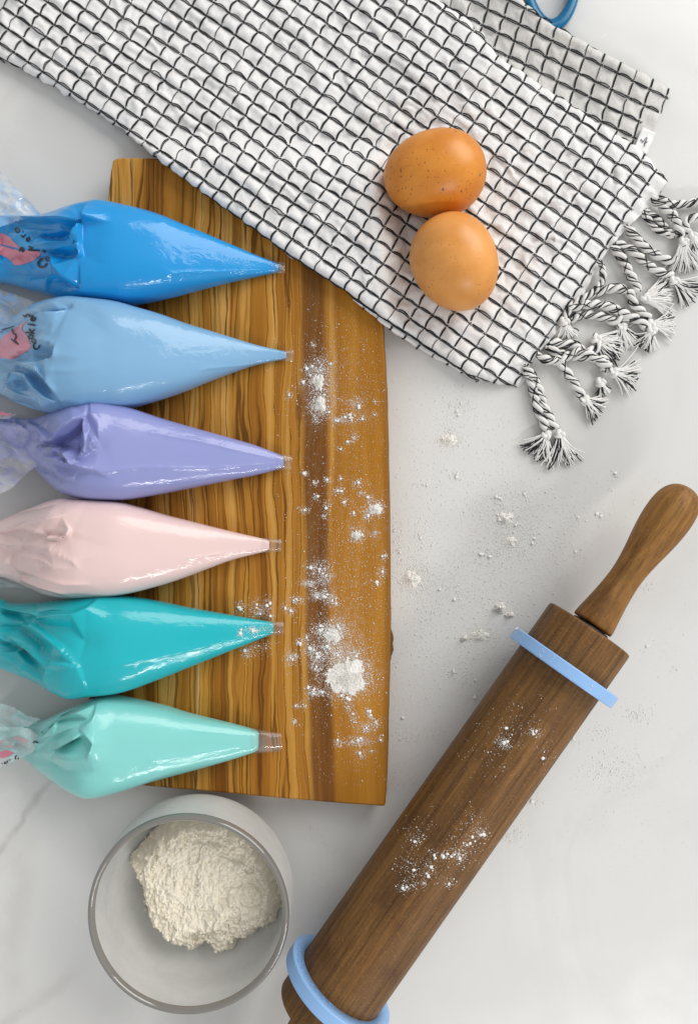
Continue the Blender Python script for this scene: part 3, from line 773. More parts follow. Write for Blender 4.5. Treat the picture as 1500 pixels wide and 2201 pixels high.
  pinkp=[], text=[('w', 14, 1641, 15, 28), ('i', 26, 1637, 15, 34), ('c', 37, 1629, 13, 40)], strokes=[([(72, 1596), (78, 1594), (85, 1596)], 3.5), ([(90, 1573), (94, 1574)], 2)], pinkfilm6=True),
]
UPX = {0: [(228, 440), (301, 454.5), (351, 468.6), (402, 488.7), (452, 508.7), (502, 529), (552, 550), (600, 567)], 1: [(176, 644), (251, 652), (301, 665), (351, 679), (402, 697), (452, 712), (502, 727), (552, 742), (615, 756)], 2: [(226, 860), (276, 875), (351, 900), (402, 915), (452, 929), (502, 943), (552, 958), (610, 980.6)], 3: [(166, 1072), (251, 1078), (300, 1090), (351, 1105), (402, 1118), (502, 1143), (577, 1160)], 4: [(226, 1278), (281, 1283), (340, 1293), (402, 1305.6), (502, 1323), (585, 1337)], 5: [(226, 1496), (281, 1504), (351, 1519), (402, 1534), (502, 1557), (560, 1572)]}
LOX = {0: [(281, 652), (351, 639), (402, 627), (452, 615), (502, 604), (552, 594), (600, 584)], 1: [(281, 875), (351, 855), (402, 837.6), (452, 818), (502, 800), (552, 784), (615, 771)], 2: [(281, 1073.5), (351, 1061), (402, 1051), (452, 1041), (502, 1031), (552, 1021), (610, 1006)], 3: [(266, 1278), (351, 1257), (402, 1240), (452, 1221), (502, 1203), (577, 1184)], 4: [(201, 1494), (271, 1484), (351, 1456), (402, 1436), (452, 1416), (502, 1396), (585, 1363)], 5: [(201, 1708), (226, 1705), (281, 1690), (351, 1669.6), (402, 1657), (452, 1644), (502, 1630), (557, 1613)]}
for q, b in enumerate(BAGS):
    b['up'] = [p for p in b['up'] if p[0] < UPX[q][0][0] - 12] + UPX[q]
    b['lo'] = [p for p in b['lo'] if p[0] < LOX[q][0][0] - 12] + LOX[q]
SEAMS = [[[(360, 590), (400, 586), (500, 583), (597, 579)]], [[(430, 796), (450, 792), (530, 785), (608, 768)]],
         [[(215, 1015), (300, 1005), (450, 1007), (600, 995)], [(325, 930), (425, 947), (550, 977), (600, 990)]], [[(405, 1200), (500, 1187), (575, 1175)]],
         [[(235, 1432), (350, 1410), (500, 1375), (580, 1355)]], [[(325, 1635), (400, 1625), (500, 1607), (555, 1602)], [(415, 1570), (500, 1578), (555, 1582)]]]
BVH = {}
def build_bags():
    for bi, b in enumerate(BAGS):
        V, F, info = make_bag(b['up'], b['lo'], b['tip'][0], b['ice'], b['cr'], SEAMS[bi], seed=b['seed'], fan=b.get('fan', 1.0))
        xs, yc, hw, zc, hh = info
        yw = P(350, float(np.interp(350, xs, yc)), 0.03)[1]
        root = empty('piping_bag', (-0.10, yw, ZB)); org = np.array(root.location)
        tag(root, b['label'], 'piping bag', 'filled piping bags lying in a row on the board')
        ic = mesh('icing_pouch', V, F, mat_icing('icing_film', b['deep'], b['pale']), root, True, org)
        polys = [tuple(int(q) for q in r) for f in F for r in f]
        bv = BVHTree.FromPolygons([tuple(v) for v in V], polys); BVH[bi] = bv
        # clear flattened tip
        tx, ty0, ty1 = b['tip']; ix = b['ice'] - 16
        yu = np.interp(ix, xs, yc - hw); yl = np.interp(ix, xs, yc + hw)
        K = 14; n = 28; tv = []
        for i in range(K):
            t = i / (K - 1); x = ix + (tx - ix) * t
            a0 = yu - 1.6 + (ty0 - 2.5 - yu + 1.6) * t; a1 = yl + 1.6 + (ty1 + 2.5 - yl - 1.6) * t
            zc_ = np.interp(min(x, b['ice'] - 13), xs, zc); hz = (np.interp(b['ice'] - 16, xs, hh) + 0.0005) * (1 - 0.62 * t)
            for j in range(n):
                th = 2 * math.pi * j / n
                z_ = max(zc_ * (1 - t) + (ZB + hz + 0.0004) * t + hz * math.sin(th), ZB + 0.0002)
                tv.append(P(x + 1.2 * math.sin(3 * th + bi) * t, 0.5 * (a0 + a1) + 0.5 * (a1 - a0) * math.cos(th), z_))
        tp = mesh('clear_tip', np.array(tv), grid_faces(K, n, True), M['tip'], root, True, org)
        if bi == 0: fm = mat_film('smeared_film', haze=0.22, smear=(0.10, 0.42, 0.82), smear_amt=0.45)
        elif 'smear' in b: fm = mat_film('smeared_film', haze=0.30, smear=b['smear'], smear_amt=b['sm'])
        else: fm = mat_film('hazy_film', haze=0.30)
        for k, poly in enumerate(b['film']):
            fs = film_sheet(poly, *b['fz'], b['seed'] + k, fm, 'film_end', root, org, 4.0)
            fv = np.array([v.co[:] for v in fs.data.vertices]) + org
            if b.get('pinkfilm') and k == 0:
                fb = BVHTree.FromPolygons([tuple(v) for v in fv], [tuple(p.vertices) for p in fs.data.polygons])
                dv, df = drape([(-90, 855), (0, 882), (34, 889), (20, 893), (-90, 896)], fb, 0.0004); dv, df = comps(dv, df)[0]
                mesh('pink_logo', dv, df, M['pink'], root, True, org)
            if b.get('pinkfilm6') and k == 1:
                fb = BVHTree.FromPolygons([tuple(v) for v in fv], [tuple(p.vertices) for p in fs.data.polygons])
                pm = mat_film('faded_pink_film', haze=0.12, smear=(0.75, 0.28, 0.35), smear_amt=0.55)
                for poly6, mm in (([(-90, 1612), (0, 1616), (18, 1611), (32, 1618), (20, 1627), (0, 1629), (-90, 1632)], M['pink']), ([(-90, 1590), (0, 1592), (40, 1582), (62, 1590), (60, 1602), (20, 1608), (-90, 1610)], pm)):
                    dv, df = comps(*drape(poly6, fb, 0.0004))[0]; mesh('pink_logo', dv, df, mm, root, True, org)
                b['bv2'] = fb
        bvs = [b['bv2'], bv] if 'bv2' in b else [bv]
        class Both:
            def ray_cast(s, o, d):
                hs = [q.ray_cast(o, d) for q in bvs]; hs = [h for h in hs if h[0] is not None]
                return min(hs, key=lambda h: h[3]) if hs else (None, None, None, None)
        for poly in b['pinkp']:
            dv, df = comps(*drape(poly, Both(), 0.00025))[0]; mesh('pink_logo', dv, df, M['pink'], root, True, org)
        for ch, x, y, sz, rot in b['text']:
            gv, gf = glyph(ch, 0.025); a = math.radians(rot); s_ = sz / 0.72
            gx = x + s_ * (gv[:, 0] * math.cos(a) - gv[:, 1] * math.sin(a)); gy = y - s_ * (gv[:, 0] * math.sin(a) + gv[:, 1] * math.cos(a))
            dv, df = drape_pts(gx, gy, gf, Both(), 0.0005)
            for dv, df in (comps(dv, df) if len(df) else []): mesh('printed_letter', dv, df, M['ink'], root, False, org)
        for pts, w in b['strokes']:
            gx, gy, gf = stroke(pts, w); dv, df = drape_pts(gx, gy, gf, Both(), 0.0006)
            if len(df): mesh('printed_stroke', dv, df, M['ink'], root, False, org)
build_bags()

# ------------------------------------------------------------------ the towel
def support(px, py):
    """height under the towel: board top inside the board outline, easing to the table"""
    bp = BOARD[:20] + [(828, 1734), (176, 1680)] + BOARD[25:]
    poly = [(243, 341), (790, 372), (802, 470), (816, 600), (831, 830), (836, 1700), (180, 1680), (231, 440)]
    d, _, _ = polydist(px, py, poly, True)
    ins = inpoly(px, py, poly)
    d = np.where(ins, -d, d)
    return (ZB + 0.0004) * sstep(75, 0, d)
CELLTAB = rng.random((400, 400))
def rot2(deg):
    a = math.radians(deg); return np.array([math.cos(a), math.sin(a)])
class Panel:
    """a flat-woven sheet in cell coordinates (a along the heavy lines, b across), laid out on the table"""
    def __init__(s, O, au, av, su, sv, lo, hi, start, end, lift, r, roll=('lo', 'hi', 'start'), seed=0, puff=1.0, tuck=6.0, wob=1.0, tilt=0.0):
        s.tilt = tilt
        s.O = np.array(O, float); s.eu = rot2(au); s.ev = rot2(av); s.su = su; s.sv = sv
        s.Minv = np.linalg.inv(np.stack([s.eu * su, s.ev * sv], 1))
        s.lift = lift; s.r = r; s.roll = roll; s.seed = seed; s.puff = puff; s.tuck = tuck; s.wob = wob
        def cc(p): return (np.array(p, float) - s.O) @ s.Minv.T
        s.lo = cc(lo); s.hi = cc(hi); s.st = cc(start); s.en = cc(end)
        s.lo = s.lo[np.argsort(s.lo[:, 0])]; s.hi = s.hi[np.argsort(s.hi[:, 0])]
        s.st = s.st[np.argsort(s.st[:, 1])]; s.en = s.en[np.argsort(s.en[:, 1])]
    # v grows towards the lower edge ('lo' = large b)
    def blo(s, a): return np.interp(a, s.lo[:, 0], s.lo[:, 1])
    def bhi(s, a): return np.interp(a, s.hi[:, 0], s.hi[:, 1])
    def ast(s, b): return np.interp(b, s.st[:, 1], s.st[:, 0])
    def aen(s, b): return np.interp(b, s.en[:, 1], s.en[:, 0])
    def base(s, a, b):
        a = np.asarray(a, float); b = np.asarray(b, float)
        drop = np.zeros(a.shape)
        def roll(d, unit):
            d = d * unit * S; r = s.r(0) if callable(s.r) else s.r
            over = d > 0
            phi = np.clip(d / r, 0, math.pi)
            out = np.where(over, r * np.sin(phi) - np.maximum(d - math.pi * r, 0), 0)
            dr = np.where(over, r * (1 - np.cos(phi)), 0)
            return np.where(over, out / (unit * S) - d / (unit * S), 0), dr
        aa, bb = a, b
        if 'lo' in s.roll:
            sh, dr = roll(b - s.blo(a), s.sv); bb = bb + sh; drop = np.maximum(drop, dr)
        if 'hi' in s.roll:
            sh, dr = roll(s.bhi(a) - b, s.sv); bb = bb - sh; drop = np.maximum(drop, dr)
        if 'start' in s.roll:
            sh, dr = roll(s.ast(b) - a, s.su); aa = aa - sh; drop = np.maximum(drop, dr)
        wa = 0.16 * s.wob * fbm(a / 5.0 + s.seed, b / 5.0, 5 + s.seed, 2); wb = 0.14 * s.wob * fbm(a / 4.5 - 7, b / 5.5 + s.seed, 8 + s.seed, 2)
        edge = np.clip(np.minimum(np.minimum(s.blo(a) - b, b - s.bhi(a)), s.aen(b) - a), 0, 1.5) / 1.5
        aa = aa + wa * edge; bb = bb + wb * edge
        p = s.O + aa[..., None] * s.su * s.eu + bb[..., None] * s.sv * s.ev
        sup = support(p[..., 0], p[..., 1])
        wr = 1.5 * MM * fbm(p[..., 0] / 150 + s.seed, p[..., 1] / 120, 21 + s.seed, 3) * edge * s.wob
        wr = wr + 0.9 * MM * s.wob * edge * np.clip(1 - np.abs(fbm((p[..., 0] + 0.4 * p[..., 1]) / 110, (p[..., 1] - 0.7 * p[..., 0]) / 60 + s.seed, 33 + s.seed, 2)) * 5, 0, 1)
        # the hem slopes down to the table
        dend = (s.aen(b) - a)
        lift = (s.lift + s.tilt * np.exp(-np.maximum(b - s.bhi(a), 0) / 2.6)) * (0.30 + 0.70 * sstep(-0.3, 2.6, dend))
        z = sup + np.maximum(lift + wr - drop, 0.0006)
        return PN(p[..., 0], p[..., 1], z)
    def surf(s, a, b, extra=0.0, puff=True):
        a = np.asarray(a, float); b = np.asarray(b, float); h = 0.02
        p = s.base(a, b); pu = s.base(a + h, b) - s.base(a - h, b); pv = s.base(a, b + h) - s.base(a, b - h)
        n = np.cross(pv, pu); n /= np.linalg.norm(n, axis=-1, keepdims=True) + 1e-15
        n = np.where(n[..., 2:3] < -0.2, n, n) 
        hgt = np.zeros(a.shape)
        if puff:
            ia = np.floor(a).astype(int); ib = np.floor(b).astype(int); fa = a - ia; fb = b - ib
            k = CELLTAB[(ia + 50 * s.seed) % 400, ib % 400]; k2 = CELLTAB[(ib + 77) % 400, (ia + 13) % 400]
            k3 = CELLTAB[(ib * 3 + 11) % 400, (ia * 5 + 3) % 400]
            ga = np.sin(np.pi * np.clip(fa + (k2 - 0.5) * 0.5 * np.sin(np.pi * fa), 0, 1)); gb = np.sin(np.pi * np.clip(fb + (k3 - 0.5) * 0.5 * np.sin(np.pi * fb), 0, 1))
            dome = (np.maximum(ga * gb, 0)) ** 0.8
            sg = np.where(k3 > 0.86, -0.35, 1.0)
            hgt = s.puff * MM * ((0.45 + 0.75 * k) * sg * dome + 0.30 * dome * np.sin((fa * (k2 - 0.3) + fb * (k - 0.4)) * 16 + k * 20) + 0.85 * dome * (0.5 - np.abs(fbm(fa * 1.7 + 9.1 * k, fb * 1.7 + 5.3 * k2 + ia, 77, 2)) * 2))
        return p + n * (hgt + extra)[..., None] if np.ndim(extra) else p + n * (hgt[..., None] + extra)
    def bounds(s):
        r = s.r; up = math.pi * r / (S * s.sv) + s.tuck * MM / (S * s.sv) if True else 0
        b1 = s.lo[:, 1].max() + (up if 'lo' in s.roll else 0); b0 = s.hi[:, 1].min() - (up if 'hi' in s.roll else 0)
        ua = math.pi * r / (S * s.su) + 2 * MM / (S * s.su)
        a0 = s.st[:, 0].min() - (ua if 'start' in s.roll else 0); a1 = s.en[:, 0].max()
        return a0, a1, b0, b1, up, ua
    def inside(s, a, b):
        a0, a1, b0, b1, up, ua = s.bounds()
        m = (a <= s.aen(b) + 1e-6)
        m &= b <= s.blo(a) + (up if 'lo' in s.roll else 0) + 1e-6
        m &= b >= s.bhi(a) - (up if 'hi' in s.roll else 0) - 1e-6
        m &= a >= s.ast(b) - (ua if 'start' in s.roll else 0) - 1e-6
        return m
    def cloth(s, name, parent, org, sub=8, mat=None):
        a0, a1, b0, b1, up, ua = s.bounds()
        a = np.arange(math.floor(a0) * sub, math.ceil(a1) * sub + 1) / sub
        b = np.arange(math.floor(b0) * sub, math.ceil(b1) * sub + 1) / sub
        A, B = np.meshgrid(a, b, indexing='ij')
        lim = s.aen(B); A2 = np.minimum(A, lim)
        lo = s.blo(A2) + (up if 'lo' in s.roll else 0); hi = s.bhi(A2) - (up if 'hi' in s.roll else 0)
        B2 = np.clip(B, hi, lo)
        st = s.ast(B2) - (ua if 'start' in s.roll else 0); A2 = np.maximum(A2, st)
        V = s.surf(A2, B2)
        i = grid_faces(len(a), len(b))
        def out(m): return m.reshape(-1)[i].all(1)
        bad = out(A > lim) | out(B > lo) | out(B < hi) | out(A < st)
        o = mesh(name, V, i[~bad], mat or M['cloth'], parent, True, org)
        return o
    def threads(s, name, parent, org, rj=0):
        a0, a1, b0, b1, up, ua = s.bounds()
        rg = np.random.default_rng(100 + s.seed)
        HV = []; WV = []; DT = []
        K = 7; t = np.linspace(0, 1, K)
        for ib in range(math.floor(b0), math.ceil(b1) + 1):
            for ia in range(math.floor(a0) - 1, math.ceil(a1) + 1):
                # heavy line ib, between ia and ia+1
                if s.inside(np.array(ia + 0.5), np.array(float(ib))) and s.inside(np.array(ia + 0.86), np.array(float(ib))):
                    bow = -(0.085 * rg.random() - 0.03); w = rg.uniform(-.035, .035)
                    for q in (-1, 1):
                        s0 = 0.13 + rg.uniform(-.04, .04); s1 = 0.87 + rg.uniform(-.05, .04)
                        tt = s0 + (s1 - s0) * t
                        HV.append((ia + tt, ib + bow * np.sin(np.pi * t) + q * 0.036 * (1 + 0.4 * np.sin(np.pi * t)) + w, 0.22 * MM + 0.40 * MM * np.sin(np.pi * t)))
                # light line ia, between ib and ib+1
                if s.inside(np.array(float(ia)), np.array(ib + 0.5)):
                    bow = -(0.00 + 0.08 * rg.random()); e0 = 0.08 + 0.05 * rg.random(); e1 = 0.78 + 0.12 * rg.random()
                    tt = e0 + (e1 - e0) * t
                    for q in ((-1, 1) if rg.random() < 0.8 else (0,)):
                        WV.append((ia + bow * np.sin(np.pi * t) + q * 0.026, ib + tt, 0.22 * MM + 0.35 * MM * np.sin(np.pi * t)))
                    for q in range(3):
                        u = e1 + (1.02 - e1) * (q + 0.5) / 3.0
                        DT.append((ia + rg.uniform(-.025, .025) + (0.03 if q % 2 else -0.03), ib + u))
                if s.inside(np.array(float(ia)), np.array(float(ib))):
                    for q in range(-4, 5):
                        DT.append((ia + q * 0.040, ib + (0.05 if q % 2 else -0.05)))
                        if abs(q) < 3: DT.append((ia + q * 0.045, ib + rg.uniform(-.02, .02)))
        mb = MB()
        for L, r0 in ((HV, 0.315 * MM), (WV, 0.245 * MM)):
            if not L: continue
            a = np.array([x[0] for x in L]); b = np.array([x[1] for x in L]); e = np.array([x[2] for x in L])
            pth = s.surf(a, b, 0.0, False) ; n1 = s.surf(a, b, np.ones_like(e) * MM, False) - pth
            # lie on the puffed cloth
            pth = s.surf(a, b) + n1 / MM * e[..., None]
            rad = r0 * (0.74 + 0.26 * np.sin(np.pi * np.linspace(0.03, 0.97, K)))[None] * rg.uniform(0.85, 1.2, (len(L), 1))
            V, F = tube_mesh(pth, rad, 6); mb.add(V, F)
        if DT:
            a = np.array([x[0] for x in DT]); b = np.array([x[1] for x in DT])
            c = s.surf(a, b) ; n1 = (s.surf(a, b, np.ones_like(a) * MM, False) - s.surf(a, b, np.zeros_like(a), False)) / MM
            c = c + n1 * 0.14 * MM
            oct_ = np.array([(1, 0, 0), (0, 1, 0), (-1, 0, 0), (0, -1, 0), (0, 0, 1), (0, 0, -1)], float)
            of = np.array([(0, 1, 4), (1, 2, 4), (2, 3, 4), (3, 0, 4), (1, 0, 5), (2, 1, 5), (3, 2, 5), (0, 3, 5)])
            sc_ = rg.uniform(0.22, 0.40, (len(c), 1, 1)) * MM
            V = c[:, None, :] + oct_[None] * sc_
            mb.add(V, (of[None] + (np.arange(len(c)) * 6)[:, None, None]).reshape(-1, 3))
        o = mb.build(name, M['thread'], parent, True, org)
        o['kind'] = 'stuff'
        return o

def catenate(parent):
    pass
TW = empty('kitchen_towel', P(700, 330, 0.0)); TO = np.array(TW.location)
tag(TW, 'folded white cotton tea towel with black windowpane grid and knotted fringe', 'tea towel')
# rear flap (lower layer, upper right)
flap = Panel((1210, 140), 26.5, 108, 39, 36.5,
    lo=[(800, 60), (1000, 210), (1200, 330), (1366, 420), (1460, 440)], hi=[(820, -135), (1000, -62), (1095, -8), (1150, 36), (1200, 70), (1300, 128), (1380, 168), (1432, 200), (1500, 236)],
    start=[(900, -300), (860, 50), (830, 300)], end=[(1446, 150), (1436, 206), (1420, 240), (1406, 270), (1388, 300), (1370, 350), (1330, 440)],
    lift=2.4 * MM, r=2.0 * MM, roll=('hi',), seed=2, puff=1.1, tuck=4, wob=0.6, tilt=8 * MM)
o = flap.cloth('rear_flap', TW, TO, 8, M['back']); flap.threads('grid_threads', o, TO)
# strip of the lower layer that shows below the front edge
strip = Panel((905, 738), 33.5, 123, 36, 33,
    lo=[(760, 642), (835, 700), (900, 745), (960, 778), (1000, 800), (1032, 822), (1080, 850)], hi=[(700, 560), (900, 690), (1100, 800)],
    start=[(800, 560), (740, 680)], end=[(1062, 760), (1046, 790), (1034, 818), (1020, 850)], lift=2.6 * MM, r=1.1 * MM, roll=('lo',), seed=4, puff=0.7, tuck=3, wob=0.4)
o = strip.cloth('lower_layer', TW, TO, 6); strip.threads('grid_threads', o, TO)
front = Panel((155, 197), 33.9, 123.4, 38.0, 32.7,
    lo=[(-60, 75), (2, 108), (30, 124), (100, 160), (190, 212), (300, 291), (340, 322), (400, 370), (480, 428), (560, 483), (620, 530), (690, 576), (760, 620), (835, 676), (900, 716), (960, 758), (1010, 790), (1060, 810), (1110, 818), (1180, 850)],
    hi=[(500, -275), (820, -62), (880, -14), (960, 30), (1004, 60), (1062, 132), (1130, 180), (1200, 226), (1290, 282), (1370, 336), (1408, 384), (1500, 470)],
    start=[(130, -170), (70, -60), (34, -2), (8, 36), (2, 80), (-4, 130), (-60, 240)], end=[(1480, 330), (1424, 402), (1392, 448), (1350, 486), (1312, 530), (1286, 566), (1250, 640), (1215, 690), (1180, 732), (1150, 765), (1124, 806), (1100, 860)],
    lift=7.6 * MM, r=3.1 * MM, seed=1, puff=1.15, wob=1.45)
fo = front.cloth('front_panel', TW, TO); front.threads('grid_threads', fo, TO)

# satin tag with handwriting
def build_tag():
    c = np.array([1391, 304.0]); e1 = rot2(26); e2 = rot2(112)
    g = []
    for i in range(9):
        for j in range(13):
            u = -22 + 32 * i / 8; v = -24 + 50 * j / 12
            p = c + e1 * (u + 8 * 0) + e2 * v
            g.append(P(p[0], p[1], 0.0046 - 0.0028 * (i / 8) ** 1.5 + 0.0003 * math.sin(j * 0.8 + i * 0.4)))
    o = mesh('fabric_tag', np.array(g), grid_faces(9, 13), M['tagw'], TW, True, TO)
    md = o.modifiers.new('thickness', 'SOLIDIFY'); md.thickness = 0.0003
    V = np.array([v.co[:] for v in o.data.vertices]) + TO
    bv = BVHTree.FromPolygons([tuple(v) for v in V], [tuple(p.vertices) for p in o.data.polygons])
    for pts, w in (([(1374, 304), (1377, 300), (1378, 306), (1380, 303)], 1.8), ([(1379, 308), (1386, 298), (1389, 296), (1388, 300), (1383, 309)], 1.8),
                   ([(1384, 308), (1388, 304), (1389, 307), (1385, 308), (1383, 316)], 1.8)):
        gx, gy, gf = stroke(pts, w); dv, df = drape_pts(gx, gy, gf, bv, 0.0005)
        if len(df): mesh('written_stroke', dv, df, M['ink'], o, False, TO)
build_tag()

# fringe: twisted cords, knots and cut ends
def cord(path, parent, rad=1.9, z0=5.0, zk=3.0, seed=0, over=None):
    """path in photo pixels -> twisted two-ply cord with black strands; returns the end frame"""
    p2 = spline(path, 60)
    L = np.sum(np.linalg.norm(np.diff(p2, axis=0), axis=1)) * S
    n = max(30, int(L / (0.55 * MM))); p2 = spline(path, n)
    t = np.linspace(0, 1, n)
    zc = (z0 + (zk - z0) * sstep(0, 0.55, t)) * MM
    if over is not None:
        for (o_, h_, w_) in over: zc = zc + h_ * MM * np.exp(-((t - o_) / w_) ** 2)
    zc = np.maximum(zc, (rad + 0.15) * MM)
    ctr = PN(p2[:, 0], p2[:, 1], zc)
    tg = np.gradient(ctr, axis=0); tg /= np.linalg.norm(tg, axis=1, keepdims=True) + 1e-12
    up = np.array([0, 0, 1.0]); b = np.cross(tg, up); b /= np.linalg.norm(b, axis=1, keepdims=True) + 1e-12; nn = np.cross(b, tg)
    s = np.concatenate([[0], np.cumsum(np.linalg.norm(np.diff(ctr, axis=0), axis=1))])
    pitch = 9.4 * MM * (rad / 1.9); ph = 2 * np.pi * s / pitch + seed + 0.7 * np.sin(s / (11 * MM) + seed * 2.1)
    taper = 0.65 + 0.35 * sstep(0, 0.12, t)
    R = rad * MM * 0.52 * taper
    mb = MB(); mk = MB()
    for k in range(2):
        a = ph + k * np.pi
        pp = ctr + (b * np.cos(a)[:, None] + nn * np.sin(a)[:, None]) * R[:, None]
        V, F = tube_mesh(pp[None], (R * 1.02)[None], 10); mb.add(V, F)
    rg = np.random.default_rng(seed + 900)
    for k in range(2):
        a = ph + k * np.pi + np.pi / 2
        for q in range(2):
            pp = ctr + (b * np.cos(a)[:, None] + nn * np.sin(a)[:, None]) * (R * (0.78 + 0.16 * q) )[:, None]
            if k == 1 and q == 1: continue
            V, F = tube_mesh(pp[None], 0.42 * MM, 5, False); mk.add(V, F)
    # a black yarn also wanders over the plies
    a = ph * 1.0 + 0.5 + 0.8 * np.sin(s / (13 * MM) + seed)
    pp = ctr + (b * np.cos(a)[:, None] + nn * np.sin(a)[:, None]) * (R * 1.86)[:, None]
    V, F = tube_mesh(pp[None], 0.36 * MM, 5, False); mk.add(V, F)
    a = -ph * 0.55 + 2.2 + 1.1 * np.sin(s / (9 * MM) + seed * 1.7)
    pp = ctr + (b * np.cos(a)[:, None] + nn * np.abs(np.sin(a))[:, None]) * (R * 1.80)[:, None]
    V, F = tube_mesh(pp[None, : n * 2 // 3], 0.32 * MM, 5, False); mk.add(V, F)
    o = mb.build('cord', M['yarn'], parent, True, TO)
    o2 = mk.build('black_yarn', M['thread'], parent, True, TO); o2['kind'] = 'stuff'
    return ctr[-1], tg[-1]
def knot(cpx, zk, ang, parent, rad=2.5, seed=0):
    c = np.array(P(cpx[0], cpx[1], zk * MM)); n = 120
    t = np.linspace(0, 2 * np.pi, n)
    x = np.sin(t) + 2 * np.sin(2 * t); y = np.cos(t) - 2 * np.cos(2 * t); z = -np.sin(3 * t)
    k = rad * MM / 3.0 * 0.78
    q = np.stack([x * 0.85, y * 0.85, z * 0.8], 1) * k
    a = -math.radians(ang) + seed; ca, sa = math.cos(a), math.sin(a)
    q = np.stack([q[:, 0] * ca - q[:, 1] * sa, q[:, 0] * sa + q[:, 1] * ca, q[:, 2]], 1) + c
    q[:, 2] = np.maximum(q[:, 2], 1.2 * MM)
    V, F = tube_mesh(q[None], 1.3 * MM, 8, False)
    o = mesh('knot', V, F, M['yarn'], parent, True, TO)
    # black yarn hugging the knot
    d = q - c; d /= np.linalg.norm(d, axis=1, keepdims=True) + 1e-9
    off = d * 0.95 * MM; off[:, 2] = np.abs(off[:, 2]) + 0.4 * MM
    V, F = tube_mesh((q + off)[None][:, 8:62], 0.30 * MM, 5, False)
    k2 = mesh('black_yarn', V, F, M['thread'], o, True, TO); k2['kind'] = 'stuff'
def ends(cpx, zk, tipx, parent, spread=24, seed=0, n=46, black=0.26):
    n = int(n * 1.7)
    """cut yarn ends fanning from the knot towards a pixel"""
    rg = np.random.default_rng(500 + seed)
    c = np.array(cpx, float); d = np.array(tipx, float) - c; L = np.linalg.norm(d); d /= L; nrm = np.array([-d[1], d[0]])
    K = 9; t = np.linspace(0, 1, K)
    A = []; Bk = []
    for i in range(n):
        u = rg.uniform(-1, 1); u = np.sign(u) * abs(u) ** 0.8
        ln = L * rg.uniform(0.60, 1.0) * (1 - 0.12 * u * u)
        curl = rg.normal(0, 0.24) * L
        p = c + d * (t * ln)[:, None] + nrm * (u * spread * (0.22 + 0.78 * t ** 0.75) + curl * t * t)[:, None]
        p = p + nrm * (np.sin(t * rg.uniform(3, 7) + rg.uniform(0, 6)) * rg.uniform(0, 2.6) * t)[:, None] + rg.normal(0, 0.5, (K, 2)) * t[:, None]
        h = abs(rg.normal(0, 1)) 
        z = (zk * (1 - 0.35 * t) + (0.7 + 1.1 * (1 - u * u) * rg.random()) * np.sin(np.pi * np.clip(t * 0.8 + 0.1, 0, 1)) - t * t * zk * 0.45 * rg.random()) * MM
        z = np.maximum(z, 0.45 * MM + 0.5 * MM * rg.random())
        isb = rg.random() < black * 0.9 or (abs(u - 0.55) < 0.10 and black > 0.15)
        (Bk if isb else A).append(PN(p[:, 0], p[:, 1], z))
    V, F = tube_mesh(np.array(A), 0.36 * MM * np.linspace(1.15, 0.85, K), 5, False)
    o = mesh('yarn_ends', V, F, M['yarn'], parent, True, TO); o['kind'] = 'stuff'
    if Bk:
        V, F = tube_mesh(np.array(Bk), 0.30 * MM, 5, False)
        o = mesh('black_yarn_ends', V, F, M['thread'], parent, True, TO); o['kind'] = 'stuff'
def tassel(path, kn=None, tip=None, z0=4.5, zk=3.4, seed=0, spread=22, rad=2.45, over=None, n=46, black=0.26):
    r = empty('tassel', (0, 0, 0)); r.parent = TW; 
    r.location = Vector(P(path[0][0], path[0][1], 0.003)) - Vector(TW.location)
    cord(path, r, rad, z0, zk, seed, over)
    if kn is not None:
        ang = math.degrees(math.atan2(path[-1][1] - path[-2][1], path[-1][0] - path[-2][0]))
        knot(kn, zk, ang, r, 3.0, seed)
        if tip is not None: ends(kn, zk, tip, r, spread, seed, n, black)
    return r
